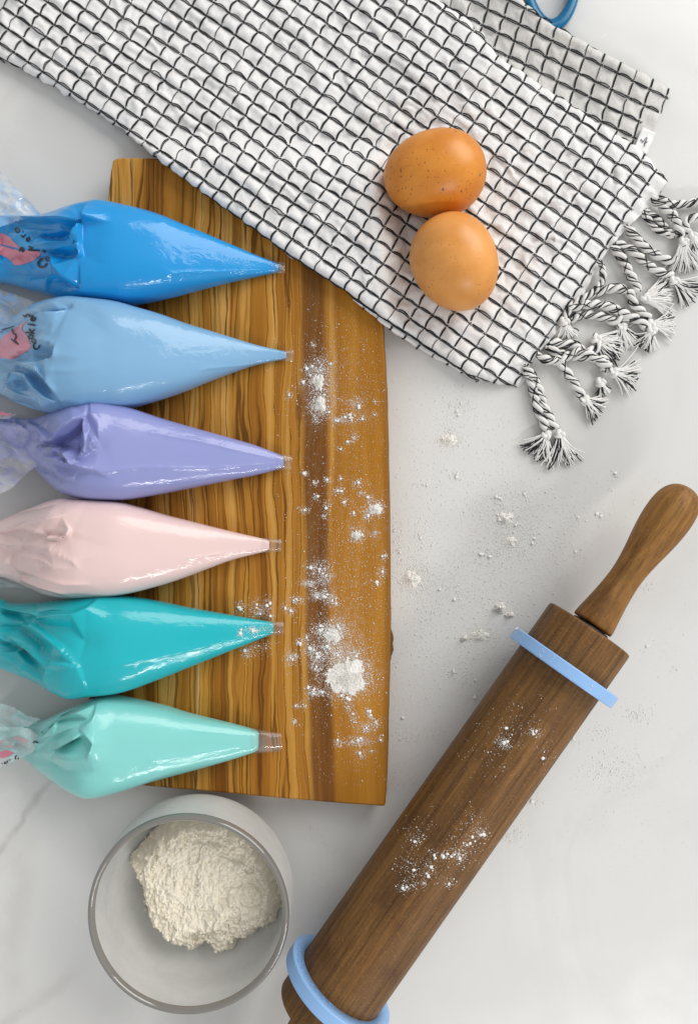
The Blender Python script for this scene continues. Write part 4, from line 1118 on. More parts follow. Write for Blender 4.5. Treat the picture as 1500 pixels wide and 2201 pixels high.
def build_fringe():
    T = tassel
    T([(1378, 456), (1392, 470), (1402, 486), (1424, 500), (1446, 508)], None, None, 2.6, 2.3, 1, rad=1.7)
    T([(1384, 452), (1400, 462), (1420, 478), (1436, 496), (1450, 508)], None, None, 2.6, 2.6, 2, rad=1.7)
    T([(1344, 484), (1356, 500), (1376, 524), (1404, 546), (1436, 560), (1450, 556)], None, None, 3.4, 3.0, 3)
    T([(1322, 522), (1350, 534), (1372, 552), (1394, 572), (1420, 586), (1442, 594)], (1447, 604), (1500, 640), 3.4, 3.4, 4, spread=17, black=0.35)
    T([(1400, 424), (1424, 446), (1444, 462), (1456, 486), (1462, 508)], (1468, 520), (1482, 588), 4.4, 4.4, 5, spread=26, n=70, black=0.12)
    T([(1414, 424), (1432, 436), (1456, 440), (1482, 436), (1530, 432)], None, None, 5.5, 4.2, 6, rad=2.1)
    T([(1560, 460), (1520, 464), (1490, 468), (1470, 480), (1480, 500)], (1488, 508), (1510, 560), 5.0, 5.2, 7, rad=2.1, spread=20)
    T([(1312, 530), (1330, 546), (1344, 572), (1360, 602), (1372, 628)], (1386, 640), (1452, 632), 3.6, 3.4, 8, spread=34, n=50, black=0.10)
    T([(1226, 690), (1250, 676), (1290, 680), (1320, 690), (1338, 682), (1350, 690)], (1336, 704), (1350, 756), 2.4, 2.6, 9, spread=26, n=50, black=0.3)
    T([(1226, 664), (1258, 640), (1296, 624), (1330, 620), (1354, 632), (1362, 656), (1380, 672), (1392, 684)], (1396, 698), (1456, 690), 3.4, 3.2, 10, spread=18, black=0.12)
    T([(1222, 664), (1262, 654), (1304, 658), (1344, 676), (1374, 690), (1388, 704)], (1400, 712), (1384, 756), 5.8, 4.0, 11, spread=17, black=0.30)
    T([(1286, 560), (1294, 580), (1294, 600), (1282, 620), (1262, 636), (1236, 650), (1222, 666), (1212, 684)], (1212, 692), (1218, 730), 5.4, 5.0, 12, spread=16, rad=1.8, black=0.15)
    T([(1180, 736), (1206, 738), (1234, 742), (1252, 754), (1276, 752), (1290, 738)], (1280, 728), (1344, 756), 4.4, 3.6, 13, spread=30, n=50, black=0.28)
    T([(1172, 744), (1208, 762), (1246, 766), (1280, 770), (1304, 778), (1296, 800)], (1290, 822), (1300, 852), 3.0, 3.0, 14, spread=10, n=26, black=0.2)
    T([(1152, 762), (1184, 776), (1210, 770), (1240, 756), (1266, 762), (1288, 776), (1310, 788)], (1318, 800), (1374, 818), 5.0, 4.6, 15, spread=20, black=0.22)
    T([(1180, 744), (1196, 762), (1208, 786), (1226, 812), (1242, 838), (1250, 852)], (1256, 860), (1296, 888), 4.6, 3.6, 16, spread=17, black=0.36)
    T([(1124, 786), (1140, 804), (1156, 832), (1164, 862), (1176, 890), (1192, 920)], (1202, 934), (1212, 1006), 4.6, 3.4, 17, spread=22, black=0.38)
    T([(1126, 796), (1140, 818), (1148, 850), (1156, 880), (1168, 910), (1176, 922)], (1174, 936), (1142, 986), 3.6, 3.4, 18, spread=26, n=56, black=0.16)
build_fringe()

# ------------------------------------------------------------------ eggs
def egg(label, cpx, a, b, ang, blunt, mat, sink):
    """a, b: half length and half width in pixels at the egg's own height; ang: direction of the blunt end in the picture"""
    zc0 = 0.0076 + 0.0
    k = S * 0.925
    n, m = 90, 64
    A, B = a * k, b * k
    t = np.linspace(0, np.pi, n); ph = np.linspace(0, 2 * np.pi, m, endpoint=False)
    x = -A * np.cos(t); r = B * np.sin(t) * (1 + blunt * np.cos(t) * -1.0 * 1.0 + 0.02 * np.cos(2 * t))
    zc = B + zc0 - sink
    X = np.repeat(x[:, None], m, 1); Y = r[:, None] * np.cos(ph); Z = r[:, None] * np.sin(ph)
    al = math.radians(ang)
    w = P(cpx[0], cpx[1], zc)
    V = np.stack([w[0] + X * math.cos(al) + Y * math.sin(al), w[1] - X * math.sin(al) + Y * math.cos(al), zc + Z], -1)
    o = mesh('egg', V, grid_faces(n, m, True), mat, None, True, (w[0], w[1], zc0))
    bmd = o.data
    tag(o, label, 'egg', 'brown eggs on the towel')
    return o
egg('speckled orange brown egg lying sideways on the towel, farther from the fringe', (934, 374.5), 111, 91, -6, 0.085, mat_egg('speckled_eggshell', (0.64, 0.212, 0.016), (0.74, 0.28, 0.036), 1.15), 0.0010)
egg('paler smoother tan egg lying against the speckled egg, nearer the table', (977.5, 565), 106, 93, 62, -0.075, mat_egg('tan_eggshell', (0.70, 0.285, 0.055), (0.80, 0.35, 0.090), 0.5), 0.0010)

# ------------------------------------------------------------------ rolling pin
def build_pin():
    d2 = np.array([0.5745, -0.8185]); d2 /= np.linalg.norm(d2)
    ref = np.array([743.0, 2096.0]); ZP = 0.0318
    k = S * (1 - ZP / H)
    org = np.array(P(ref[0], ref[1], ZP)); ang = math.atan2(-d2[1], d2[0])
    root = empty('rolling_pin', tuple(org)); root.rotation_euler = (0, 0, ang)
    tag(root, 'dark wooden rolling pin with two pale blue thickness rings dusted with flour', 'rolling pin')
    def lathe(name, prof, mat, parent=root, m=72, closed=False):
        prof = np.array(prof, float); ph = np.linspace(0, 2 * np.pi, m, endpoint=False)
        V = np.stack([np.repeat(prof[:, :1] * k, m, 1), prof[:, 1:] * k * np.cos(ph), prof[:, 1:] * k * np.sin(ph)], -1)
        me_f = grid_faces(len(prof), m, True)
        if closed:
            me_f = np.concatenate([me_f, np.stack([(len(prof) - 1) * m + np.arange(m), (len(prof) - 1) * m + (np.arange(m) + 1) % m, (np.arange(m) + 1) % m, np.arange(m)], 1)])
        o = mesh(name, V, me_f, mat, None, True)
        o.parent = parent; o.location = (0, 0, 0)
        return o
    lin = lambda a, b, n: [a + (b - a) * i / (n - 1) for i in range(n)]
    R = 97.5
    barrel = lathe('barrel', [(-106, 0), (-106, R - 7), (-104.5, R - 2.5), (-100, R)] + [(t, R) for t in lin(-96, 900, 30)] + [(905, R), (908.5, R - 1), (910, R - 4), (910, 30), (907, 28), (907, 0)], M['walnut'])
    # handles
    hp = [(0, 0), (0, 40), (1.5, 44), (6, 45), (20, 43.5), (45, 40), (80, 35.8), (115, 33.4), (145, 34.0), (180, 38), (220, 44.5), (255, 49), (285, 50.5), (310, 49), (330, 44), (345, 35), (354, 24), (358, 12), (359, 0)]
    hs = spline(hp, 70)
    hs[:, 1] = np.maximum(hs[:, 1], 0)
    lathe('handle', [(920 + x, r) for x, r in hs], M['handle'])
    lathe('handle', [(-118 - x, r) for x, r in hs[::-1]], M['handle'])
    lathe('bearing_washer', [(909, 12), (909, 41), (914, 42), (917, 40), (918, 14), (926, 12)], M['dark'])
    lathe('bearing_washer', [(-123, 12), (-115, 14), (-114, 38), (-111, 41), (-105, 40), (-105, 12)], M['dark'])
    RO = 126.5
    def ring(x0, x1):
        pr = [(x0, R + 0.6), (x0, RO - 2), (x0 + 0.6, RO - 0.7), (x0 + 2, RO)] + [(t, RO) for t in lin(x0 + 4, x1 - 4, 4)] + [(x1 - 2, RO), (x1 - 0.6, RO - 0.7), (x1, RO - 2), (x1, R + 0.6)]
        return lathe('thickness_ring', pr, M['ring'], m=128, closed=True)
    r1 = ring(-43, -15); ring(797, 824)
    # raised lettering on the ring's face, reading round the bore
    txt = 'CookieCutt'
    a0 = 98.0
    for i, ch in enumerate(txt):
        gv, gf = glyph(ch, -0.015)
        gv = gv - 0; s_ = 15.0 / 0.72
        phi = math.radians(a0 + i * 9.6)
        # position on the face: v axis up (z), u axis across (local y); camera sees face from +x looking down
        rr = 111.5
        cy = -rr * math.cos(phi + math.radians(6)); cz = rr * math.sin(phi + math.radians(6))
        # local letter axes: advance follows decreasing angle seen from +x
        adv = np.array([math.sin(phi + math.radians(6)), math.cos(phi + math.radians(6))]); upv = np.array([math.cos(phi + math.radians(6)), -math.sin(phi + math.radians(6))])
        yz = np.array([cy, cz])[None] + s_ * (gv[:, :1] * adv[None] + gv[:, 1:2] * upv[None])
        V = np.concatenate([np.full((len(gv), 1), -14.4), yz], 1) * k
        n = len(V); V2 = V.copy(); V2[:, 0] = -15.2 * k
        o = mesh('raised_letter', np.concatenate([V, V2]), [gf], M['ring'], None, False)
        md = o.modifiers.new('depth', 'SOLIDIFY'); md.thickness = 0.0003
        o.parent = r1; o.location = (0, 0, 0)
    return root, org, ang, k, R
pin_root, pin_org, pin_ang, pin_k, pin_R = build_pin()

# ------------------------------------------------------------------ bowl and its flour
ZR = 0.050
BC = np.array(P(403, 1969, ZR))
def bowl_out(z):
    t = np.clip(z / ZR, 0, 1)
    return 0.0268 + (0.0478 - 0.0268) * np.clip(1 - (1 - np.clip(t / 0.55, 0, 1)) ** 2.2, 0, 1) - 0.0003 * sstep(0.55, 1, t)
def bowl_in_r(z):
    return np.maximum(bowl_out(z) - 0.0030 - 0.004 * sstep(0.02, 0.0, z), 0.0)
def build_bowl():
    zs = np.concatenate([[0.0008], np.linspace(0.002, 0.0475, 36)])
    prof = [(0, 0.0008), (0.024, 0.0006)] + [(float(bowl_out(z)), z) for z in zs]
    prof += [(float(bowl_in_r(z)), z) for z in np.linspace(0.0475, 0.006, 34)]
    prof += [(0.024, 0.0048), (0.018, 0.0042), (0.010, 0.0039), (0, 0.0038)]
    m = 128; ph = np.linspace(0, 2 * np.pi, m, endpoint=False)
    prof = np.array(prof)
    wob = 1 + 0.004 * np.cos(2 * ph + 0.7) + 0.003 * np.cos(3 * ph)
    V = np.stack([BC[0] + prof[:, :1] * np.cos(ph) * wob, BC[1] + prof[:, :1] * np.sin(ph) * wob, np.repeat(prof[:, 1:], m, 1)], -1)
    o = mesh('bowl', V, grid_faces(len(prof), m, True), M['bowl'], None, True, (BC[0], BC[1], 0))
    tag(o, 'small hazy glass bowl with a smoky rim holding a heap of flour', 'bowl')
    rp = []
    ro, ri = float(bowl_out(0.0475)), float(bowl_in_r(0.0475)); rc = 0.5 * (ro + ri); hw = 0.5 * (ro - ri) + 0.0001
    for a in np.linspace(-0.15, math.pi + 0.15, 16): rp.append((rc + hw * math.cos(a), 0.0474 + 0.0026 * math.sin(a)))
    rp = np.array(rp)
    V = np.stack([BC[0] + rp[:, :1] * np.cos(ph) * wob, BC[1] + rp[:, :1] * np.sin(ph) * wob, np.repeat(rp[:, 1:], m, 1)], -1)
    mesh('glass_rim', V, grid_faces(len(rp), m, True), M['rim'], o, True, (BC[0], BC[1], 0))
build_bowl()
def blobs(c, r, seed=0, flat=0.6):
    """small lumps of flour: c (n,3) centres, r (n,) radii -> V, F ; octahedra for dust, bumpy spheres for crumbs"""
    rg = np.random.default_rng(seed)
    o8 = np.array([(1, 0, 0), (0, 1, 0), (-1, 0, 0), (0, -1, 0), (0, 0, 1), (0, 0, -1)], float)
    f8 = np.array([(0, 1, 4), (1, 2, 4), (2, 3, 4), (3, 0, 4), (1, 0, 5), (2, 1, 5), (3, 2, 5), (0, 3, 5)])
    bm = bmesh.new(); bmesh.ops.create_icosphere(bm, subdivisions=2, radius=1)
    iv = np.array([v.co[:] for v in bm.verts]); fi = np.array([[v.index for v in f.verts] for f in bm.faces]); bm.free()
    mb = MB(); small = r < 0.55 * MM
    if small.any():
        n = small.sum(); V = c[small][:, None] + o8[None] * r[small][:, None, None] * rg.uniform(0.6, 1.35, (n, 6, 1)) * np.array([1, 1, flat])
        mb.add(V, (f8[None] + (np.arange(n) * 6)[:, None, None]).reshape(-1, 3))
    big = ~small
    if big.any():
        n = big.sum(); off = rg.uniform(0, 50, (n, 1))
        k = 1 + 0.34 * fbm(iv[None, :, 0] * 1.6 + off, iv[None, :, 1] * 1.6 + iv[None, :, 2] * 2.3 + off, 3, 3)
        el = rg.uniform(0.75, 1.3, (n, 1, 3)) * np.array([1, 1, flat])
        V = c[big][:, None] + iv[None] * k[..., None] * r[big][:, None, None] * el
        mb.add(V, (fi[None] + (np.arange(n) * len(iv))[:, None, None]).reshape(-1, 3))
    return mb
def build_heap():
    ZT = 0.024
    poly = [(338, 1786), (366, 1766), (400, 1757), (440, 1753), (480, 1757), (525, 1775), (560, 1806), (585, 1848), (600, 1900), (603, 1945), (588, 1990), (566, 2004), (540, 2026), (510, 2034), (494, 2058), (470, 2066), (452, 2060), (440, 2046), (420, 2060), (396, 2058),
            (380, 2044), (362, 2036), (340, 2020), (318, 2004), (303, 1975), (298, 1942), (290, 1915), (276, 1886), (274, 1856), (290, 1836), (312, 1812)]
    st = 1.05
    gx = np.arange(255, 640, st); gy = np.arange(1740, 2090, st)
    X, Y = np.meshgrid(gx, gy, indexing='ij')
    Xj = X + 5 * fbm(X / 18, Y / 18, 71, 3); Yj = Y + 5 * fbm(X / 18 + 40, Y / 18, 72, 3)
    d, _, _ = polydist(Xj, Yj, poly, True); ins = inpoly(Xj, Yj, poly)
    d = np.where(ins, d, -d)
    wx = (X - 750) * S * (1 - ZT / H) - BC[0]; wy = -(Y - 1100.5) * S * (1 - ZT / H) - BC[1]
    r = np.hypot(wx, wy)
    # inner floor height at that radius
    zt = np.linspace(0.004, 0.047, 80); rt = bowl_in_r(zt); fl = np.interp(r, np.maximum.accumulate(rt), zt); fl = np.where(r < 0.024, 0.0042, fl)
    lump1 = np.maximum(0, 1 - worley(X / 34 + 3, Y / 34, 81)) ; lump2 = np.maximum(0, 1 - worley(X / 15, Y / 15, 82)); lump3 = np.maximum(0, 1 - worley(X / 7.5, Y / 7.5, 83))
    dome = 0.0265 + 0.0012 * fbm(X / 120, Y / 120, 61, 2) - 0.004 * sstep(60, 0, np.abs(X - 440) * 0.5 + (2060 - Y) * 0.5) + 0.0035 * sstep(0.030, 0.044, r)
    ridge = 0.0032 * np.exp(-((X - 470 - 0.75 * (Y - 1960) * -1.0) / 130) ** 2) * np.exp(-((Y - (1985 - 0.30 * (X - 420))) / 26) ** 2)
    relief = 0.0016 * fbm(X / 34, Y / 34, 62, 4) + 0.0016 * lump1 ** 0.8 * (vnoise(X / 60, Y / 60, 5) > 0.62) + 0.0013 * lump2 ** 0.7 * (vnoise(X / 30, Y / 30, 15) > 0.4) + 0.0008 * lump3 ** 0.7 + 0.0010 * fbm(X / 6, Y / 6, 64, 3) + 0.0006 * (vnoise(X / 2.2, Y / 2.2, 66) - 0.5)
    top = dome + ridge + relief
    side = sstep(-2, 34, d + 7 * lump2)
    Z = fl + (np.maximum(top, fl + 0.001) - fl) * side ** 0.75
    V = np.stack([BC[0] + wx, BC[1] + wy, Z], -1)
    keep = (d > -2)
    f = grid_faces(len(gx), len(gy)); kk = keep.reshape(-1)[f].all(1) & (r.reshape(-1)[f] < 0.0447).all(1)
    o = mesh('flour_heap', V, f[kk], M['flour'], None, True, (BC[0], BC[1], 0.004))
    # loose crumbs on the heap and at its foot
    rg = np.random.default_rng(77); m = 2600
    a_ = rg.integers(0, X.size, m * 4); dd = d.reshape(-1)[a_]; k = (dd > -9) & (dd < 60) & (r.reshape(-1)[a_] < 0.043); a_ = a_[k][:m]; dd = d.reshape(-1)[a_]
    rad = np.clip(rg.lognormal(math.log(0.26), 0.45, len(a_)), 0.1, 0.9) * MM
    c = V.reshape(-1, 3)[a_].copy(); fl_ = fl.reshape(-1)[a_]; c[:, 2] = np.where(dd > -1, c[:, 2], fl_) + rad * 0.35
    q = blobs(c, rad, 78, 0.8).build('loose_crumbs', M['flour'], o, True, (BC[0], BC[1], 0.004)); q['kind'] = 'stuff'
    tag(o, 'cream coloured lumpy heap of flour inside the glass bowl', 'flour')
    return o
heap = build_heap()

# ------------------------------------------------------------------ blue loop handle at the top edge
def build_loop():
    # centre line of the loop in photo pixels, drawn as a closed oval with a shank going out of frame
    ZL = 0.0052
    t = np.linspace(0, 2 * np.pi, 96, endpoint=False)
    cx = 1187 + 41 * np.sin(t) * (1 - 0.10 * np.cos(t)) ; cy = -52 - 98 * np.cos(t + np.pi) * -1
    cx = 1185 + np.sin(t) * 61 * (1 - 0.18 * (1 + np.cos(t)) / 2); cy = -52 + 106 * np.cos(t)
    wdt = 10.5 + 4.0 * np.clip(np.cos(t), 0, 1) ** 2
    hgt = 0.0040 + 0.0006 * np.cos(t)
    m = 16; ph = np.linspace(0, 2 * np.pi, m, endpoint=False)
    ctr = np.stack([cx, cy], 1); tg = np.roll(ctr, -1, 0) - np.roll(ctr, 1, 0); tg /= np.linalg.norm(tg, axis=1, keepdims=True)
    nr = np.stack([-tg[:, 1], tg[:, 0]], 1)
    c_, s_ = np.cos(ph), np.sin(ph)
    cc = np.sign(c_) * np.abs(c_) ** 0.7; ss = np.sign(s_) * np.abs(s_) ** 0.7
    p = ctr[:, None] + nr[:, None] * wdt[:, None, None] * cc[None, :, None]
    z = ZL + hgt[:, None] * ss[None]
    V = PN(p[..., 0], p[..., 1], np.maximum(z, 0.0004))
    f = grid_faces(96, m, True); f = np.concatenate([f, np.stack([95 * m + np.arange(m), 95 * m + (np.arange(m) + 1) % m, (np.arange(m) + 1) % m, np.arange(m)], 1)])
    org = np.array(P(1187, -50, 0))
    o = mesh('looped_handle', V, f, M['bluep'], None, True, org)
    tag(o, 'glossy blue plastic loop handle beside the towel at the top edge', 'utensil handle')
build_loop()

# ------------------------------------------------------------------ spilled flour
def clusters(spec, seed):
    """spec rows: px, py, sx, sy, n dust, n crumbs -> px, py, radius (m)"""
    rg = np.random.default_rng(seed); X = []; Y = []; R = []
    for px, py, sx, sy, nd, nc in spec:
        nd = int(nd * 2.1); nc = (nc + 1) // 2
        t = rg.normal(0, 1, (nd, 2)); X.append(px + t[:, 0] * sx); Y.append(py + t[:, 1] * sy); R.append(np.clip(rg.lognormal(math.log(0.135), 0.45, nd), 0.06, 0.45) * MM)
        t = rg.normal(0, 0.42, (nc, 2)); X.append(px + t[:, 0] * sx); Y.append(py + t[:, 1] * sy); R.append(rg.uniform(0.32, 0.85, nc) * MM)
    return np.concatenate(X), np.concatenate(Y), np.concatenate(R)
def sprinkle(poly, n, seed, dens=None, med=0.14):
    rg = np.random.default_rng(seed); p = np.array(poly, float); lo, hi = p.min(0), p.max(0)
    x = rg.uniform(lo[0], hi[0], n * 3); y = rg.uniform(lo[1], hi[1], n * 3)
    m = inpoly(x, y, poly)
    if dens is not None: m &= rg.random(len(x)) < dens(x, y)
    x, y = x[m][:n], y[m][:n]
    return x, y, np.clip(rg.lognormal(math.log(med), 0.45, len(x)), 0.06, 0.5) * MM
def pile(px, py, rx, ry, h, z0, seed, label, cat='flour pile', rot=0.0, name='flour_pile', n=46, group=None):
    """a small crumbly heap as its own thing"""
    g = np.linspace(-1.25, 1.25, n); X, Y = np.meshgrid(g, g, indexing='ij')
    rr = np.hypot(X, Y); an = np.arctan2(Y, X)
    edge = 1 + 0.55 * fbm(np.cos(an) * 1.6 + seed, np.sin(an) * 1.6, seed, 4)
    q = np.clip(1 - rr / edge, 0, 1)
    hh = q ** 1.15 * (0.8 + 0.8 * fbm(X * 2.2 + seed, Y * 2.2, seed + 1, 4)) + 0.30 * (vnoise(X * 16, Y * 16, seed + 2) - 0.45) * q ** 0.5 + 0.16 * (vnoise(X * 34, Y * 34, seed + 4) - 0.4) * q ** 0.4
    a = math.radians(rot); x = px + rx * (X * math.cos(a) - Y * math.sin(a)); y = py + ry * (X * math.sin(a) + Y * math.cos(a))
    Z = z0 + np.maximum(hh, 0) * h * MM
    f = grid_faces(n, n); k = (hh > 0.07).reshape(-1)[f].any(1)
    V = PN(x, y, Z); mb = MB(); mb.add(V, f[k])
    rg = np.random.default_rng(seed); m = int(0.9 * rx * ry) + 60
    t = rg.normal(0, 0.62, (m, 2)); r_ = np.clip(rg.lognormal(math.log(0.19), 0.4, m), 0.08, 0.5) * MM
    tx = px + rx * (t[:, 0] * math.cos(a) - t[:, 1] * math.sin(a)); ty = py + ry * (t[:, 0] * math.sin(a) + t[:, 1] * math.cos(a))
    hz = h * MM * np.clip(1 - np.hypot(t[:, 0], t[:, 1]), 0, 1) ** 1.15 * 0.8
    b = blobs(PN(tx, ty, z0 + hz + r_ * 0.3), r_, seed)
    mb.add(np.concatenate(b.V), b.F)
    o = mb.build(name, M['flourp'], None, True, P(px, py, z0)); tag(o, label, cat, group); return o
def dust(name, x, y, r, zf, label, mat, seed):
    if callable(zf): c = zf(x, y, r); 
    else: c = PN(x, y, zf + r * 0.55)
    ok = np.isfinite(c).all(1); o = blobs(c[ok], r[ok], seed).build(name, mat, None, True)
    tag(o, label, 'flour dust', None, 'stuff'); return o

cat3 = lambda *a: tuple(np.concatenate([q[i] for q in a]) for i in range(3))
boardpoly = [(560, 560), (700, 640), (820, 700), (832, 960), (836, 1250), (833, 1500), (826, 1690), (620, 1690)]
def bdens(x, y):
    return (0.06 + 0.94 * np.exp(-((x - 745) / 75) ** 2)) * (0.18 + 0.82 * np.clip(np.exp(-((y - 1310) / 170) ** 2) + 0.75 * np.exp(-((y - 820) / 110) ** 2) + 0.35 * np.exp(-((y - 1060) / 80) ** 2), 0, 1))
BS = [(683, 800, 13, 18, 420, 18), (690, 838, 17, 30, 420, 14), (681, 872, 11, 12, 240, 10), (699, 884, 8, 7, 70, 5), (660, 794, 6, 6, 70, 5), (651, 822, 5, 5, 50, 3), (621, 849, 5, 5, 50, 4), (674, 742, 4, 4, 30, 2),
      (706, 782, 8, 8, 60, 3), (766, 866, 11, 9, 130, 8), (753, 899, 9, 7, 90, 7), (722, 904, 7, 5, 60, 5), (737, 899, 5, 6, 50, 4), (779, 898, 7, 4, 40, 3), (680, 902, 6, 6, 50, 4), (761, 942, 8, 6, 60, 4), (748, 952, 4, 4, 20, 2), (732, 965, 4, 4, 25, 2),
      (806, 862, 4, 4, 20, 2), (804, 890, 4, 5, 20, 2), (655, 1017, 5, 4, 40, 3), (677, 1037, 5, 4, 40, 3), (703, 1031, 5, 4, 45, 3), (732, 1030, 4, 4, 25, 2), (768, 1038, 6, 5, 60, 4), (727, 1055, 7, 5, 70, 5), (679, 1067, 5, 5, 40, 3), (654, 1097, 6, 5, 60, 4), (703, 1088, 5, 7, 60, 4), (696, 1109, 4, 5, 40, 3),
      (740, 1080, 4, 5, 30, 3), (760, 1104, 4, 4, 30, 2), (778, 1060, 5, 4, 30, 2), (792, 1070, 5, 5, 50, 3), (808, 1092, 13, 11, 260, 14), (790, 1110, 5, 6, 60, 4), (767, 1150, 10, 9, 220, 10), (805, 1147, 7, 4, 50, 4), (824, 1196, 5, 6, 50, 4), (820, 1230, 6, 9, 80, 5), (810, 1254, 5, 4, 40, 3),
      (668, 1220, 7, 6, 70, 5), (690, 1225, 12, 12, 200, 8), (666, 1254, 12, 5, 170, 10), (702, 1240, 10, 9, 120, 5), (678, 1280, 8, 6, 120, 8), (697, 1280, 10, 7, 160, 9), (714, 1290, 8, 6, 90, 5), (722, 1298, 5, 4, 40, 3), (638, 1289, 8, 6, 110, 7), (625, 1314, 5, 5, 50, 3), (612, 1306, 4, 5, 30, 2),
      (515, 1306, 7, 7, 80, 7), (556, 1306, 13, 11, 140, 5), (575, 1300, 6, 10, 60, 3), (556, 1318, 6, 4, 50, 3), (580, 1325, 5, 4, 40, 2), (530, 1400, 8, 9, 110, 6), (560, 1390, 16, 10, 100, 2), (625, 1415, 8, 10, 130, 8), (634, 1410, 7, 4, 40, 3), (643, 1381, 5, 5, 50, 3), (660, 1370, 5, 4, 40, 2),
      (690, 1355, 12, 8, 220, 10), (712, 1362, 16, 16, 480, 18), (728, 1350, 14, 12, 280, 10), (668, 1396, 9, 9, 180, 9), (684, 1412, 11, 10, 220, 9), (678, 1432, 7, 8, 120, 6), (702, 1392, 9, 8, 170, 7), (722, 1403, 8, 7, 130, 6), (740, 1405, 22, 18, 420, 8), (764, 1406, 6, 5, 60, 4),
      (744, 1452, 34, 30, 900, 12), (777, 1462, 14, 10, 160, 7), (772, 1424, 10, 8, 110, 4), (672, 1489, 8, 7, 130, 7), (690, 1488, 8, 4, 90, 5), (662, 1477, 4, 3, 25, 2), (747, 1500, 7, 6, 70, 5), (734, 1495, 5, 4, 40, 3), (749, 1518, 4, 6, 40, 3), (756, 1535, 5, 6, 40, 2), (762, 1552, 5, 7, 40, 2),
      (637, 1516, 4, 4, 25, 2), (653, 1516, 5, 5, 40, 3), (634, 1551, 5, 5, 45, 3), (790, 1530, 5, 4, 40, 3), (795, 1538, 4, 4, 35, 3), (785, 1563, 8, 6, 90, 5), (807, 1556, 7, 6, 80, 5), (728, 1597, 6, 6, 60, 4), (772, 1594, 15, 6, 240, 12), (775, 1622, 6, 6, 60, 4), (796, 1543, 3, 3, 20, 2), (818, 1588, 4, 4, 25, 2), (798, 1615, 3, 3, 20, 1)]
x, y, r = cat3(clusters(BS, 11), sprinkle(boardpoly, 10500, 12, bdens, 0.105))
ok = inpoly(x, y, [(260, 345), (826, 345), (836, 1300), (826, 1728), (200, 1680)]) & ~inpoly(x, y, [(480, 1319), (588, 1337), (611, 1340), (611, 1361), (588, 1361), (500, 1391), (440, 1410)])
dust('flour_dusting', x[ok], y[ok], r[ok], ZB, 'white flour dust scattered over the right half of the wooden board', M['flourw'], 1)
pile(746, 1454, 46, 40, 2.3, ZB, 201, 'largest white flour pile on the board near its lower right edge', rot=35, n=70)
pile(688, 868, 13, 15, 1.9, ZB, 203, 'small flour mound on the dark stripe of the board beside the purple bag tip')
pile(684, 822, 12, 17, 1.8, ZB, 202, 'small flour mound on the dark stripe of the board, closer to the towel')
pile(806, 1094, 14, 11, 1.7, ZB, 204, 'small flour mound at the right edge of the board, level with the pink bag')
pile(766, 1151, 10, 9, 1.6, ZB, 205, 'round flour crumb on the board between the dark stripe and its right edge')
pile(716, 1366, 17, 15, 1.6, ZB, 206, 'thin flour patch on the board just above the largest pile')
tabpoly = [(842, 800), (1000, 830), (1120, 860), (1230, 1000), (1340, 1060), (1200, 1330), (1120, 1400), (980, 1600), (900, 1720), (842, 1740)]
def tdens(x, y): return 0.12 + 0.88 * np.clip(np.exp(-(((x - 1090) / 95) ** 2 + ((y - 1170) / 120) ** 2)) + 0.8 * np.exp(-(((x - 900) / 55) ** 2 + ((y - 1240) / 120) ** 2)) + 0.6 * np.exp(-(((x - 1020) / 110) ** 2 + ((y - 1400) / 90) ** 2)), 0, 1)
TS = [(966, 942, 16, 13, 260, 8), (978, 885, 26, 20, 170, 3), (988, 865, 12, 10, 60, 2), (979, 1023, 8, 6, 60, 4), (915, 1044, 22, 5, 50, 4), (1085, 1115, 26, 20, 420, 10), (1065, 1075, 14, 10, 110, 5), (1125, 1066, 12, 8, 110, 5), (1095, 1162, 22, 16, 260, 8), (1040, 1190, 14, 9, 140, 6), (1115, 1140, 26, 26, 240, 5), (1070, 1195, 30, 20, 160, 2),
      (886, 1244, 20, 20, 460, 12), (912, 1222, 11, 8, 90, 4), (850, 1135, 8, 14, 90, 4), (852, 1180, 9, 16, 110, 5), (901, 1153, 8, 6, 50, 3), (925, 1172, 5, 5, 20, 2), (945, 1265, 24, 18, 120, 2), (985, 1280, 16, 18, 120, 2), (1240, 1110, 22, 20, 60, 3), (1290, 1112, 12, 8, 30, 3), (1235, 1185, 16, 10, 80, 4), (1150, 1165, 12, 8, 50, 3), (1195, 1210, 7, 6, 20, 2), (1030, 1366, 24, 15, 260, 9), (1075, 1305, 10, 8, 30, 3),
      (975, 1445, 8, 9, 60, 4), (1012, 1470, 16, 14, 90, 2), (1020, 1500, 14, 10, 90, 4), (1010, 1420, 30, 26, 140, 2), (930, 1580, 22, 14, 160, 2), (880, 1585, 14, 10, 60, 2), (890, 1680, 14, 10, 40, 2), (860, 1560, 12, 60, 120, 3), (1320, 1650, 36, 26, 320, 5), (1370, 1535, 16, 12, 120, 4), (1290, 1570, 16, 10, 60, 2), (1230, 1590, 12, 8, 50, 2), (1395, 1262, 10, 8, 30, 2), (1410, 1390, 20, 14, 40, 2), (1320, 1020, 8, 6, 30, 3), (1450, 1440, 6, 5, 15, 1), (1100, 1790, 18, 14, 140, 2), (1140, 1720, 20, 10, 60, 1), (668, 1780, 4, 6, 20, 1), (690, 1810, 16, 12, 40, 0), (740, 1830, 20, 12, 60, 0)]
right = [(1230, 1000), (1490, 1000), (1490, 1900), (1150, 1900), (1350, 1450)]
x, y, r = cat3(clusters(TS, 13), sprinkle(tabpoly, 26000, 14, tdens, 0.125), sprinkle(right, 1400, 15, None, 0.10))
ok = ~inpoly(x, y, [(170, 340), (842, 340), (842, 1740), (170, 1700)])
dust('flour_dusting', x[ok], y[ok], r[ok], 0.0, 'white flour dust scattered over the marble between the board and the rolling pin', M['flourw'], 2)
pile(963, 946, 19, 14, 1.8, 0, 211, 'pale flour mound on the marble below the towel fringe corner')
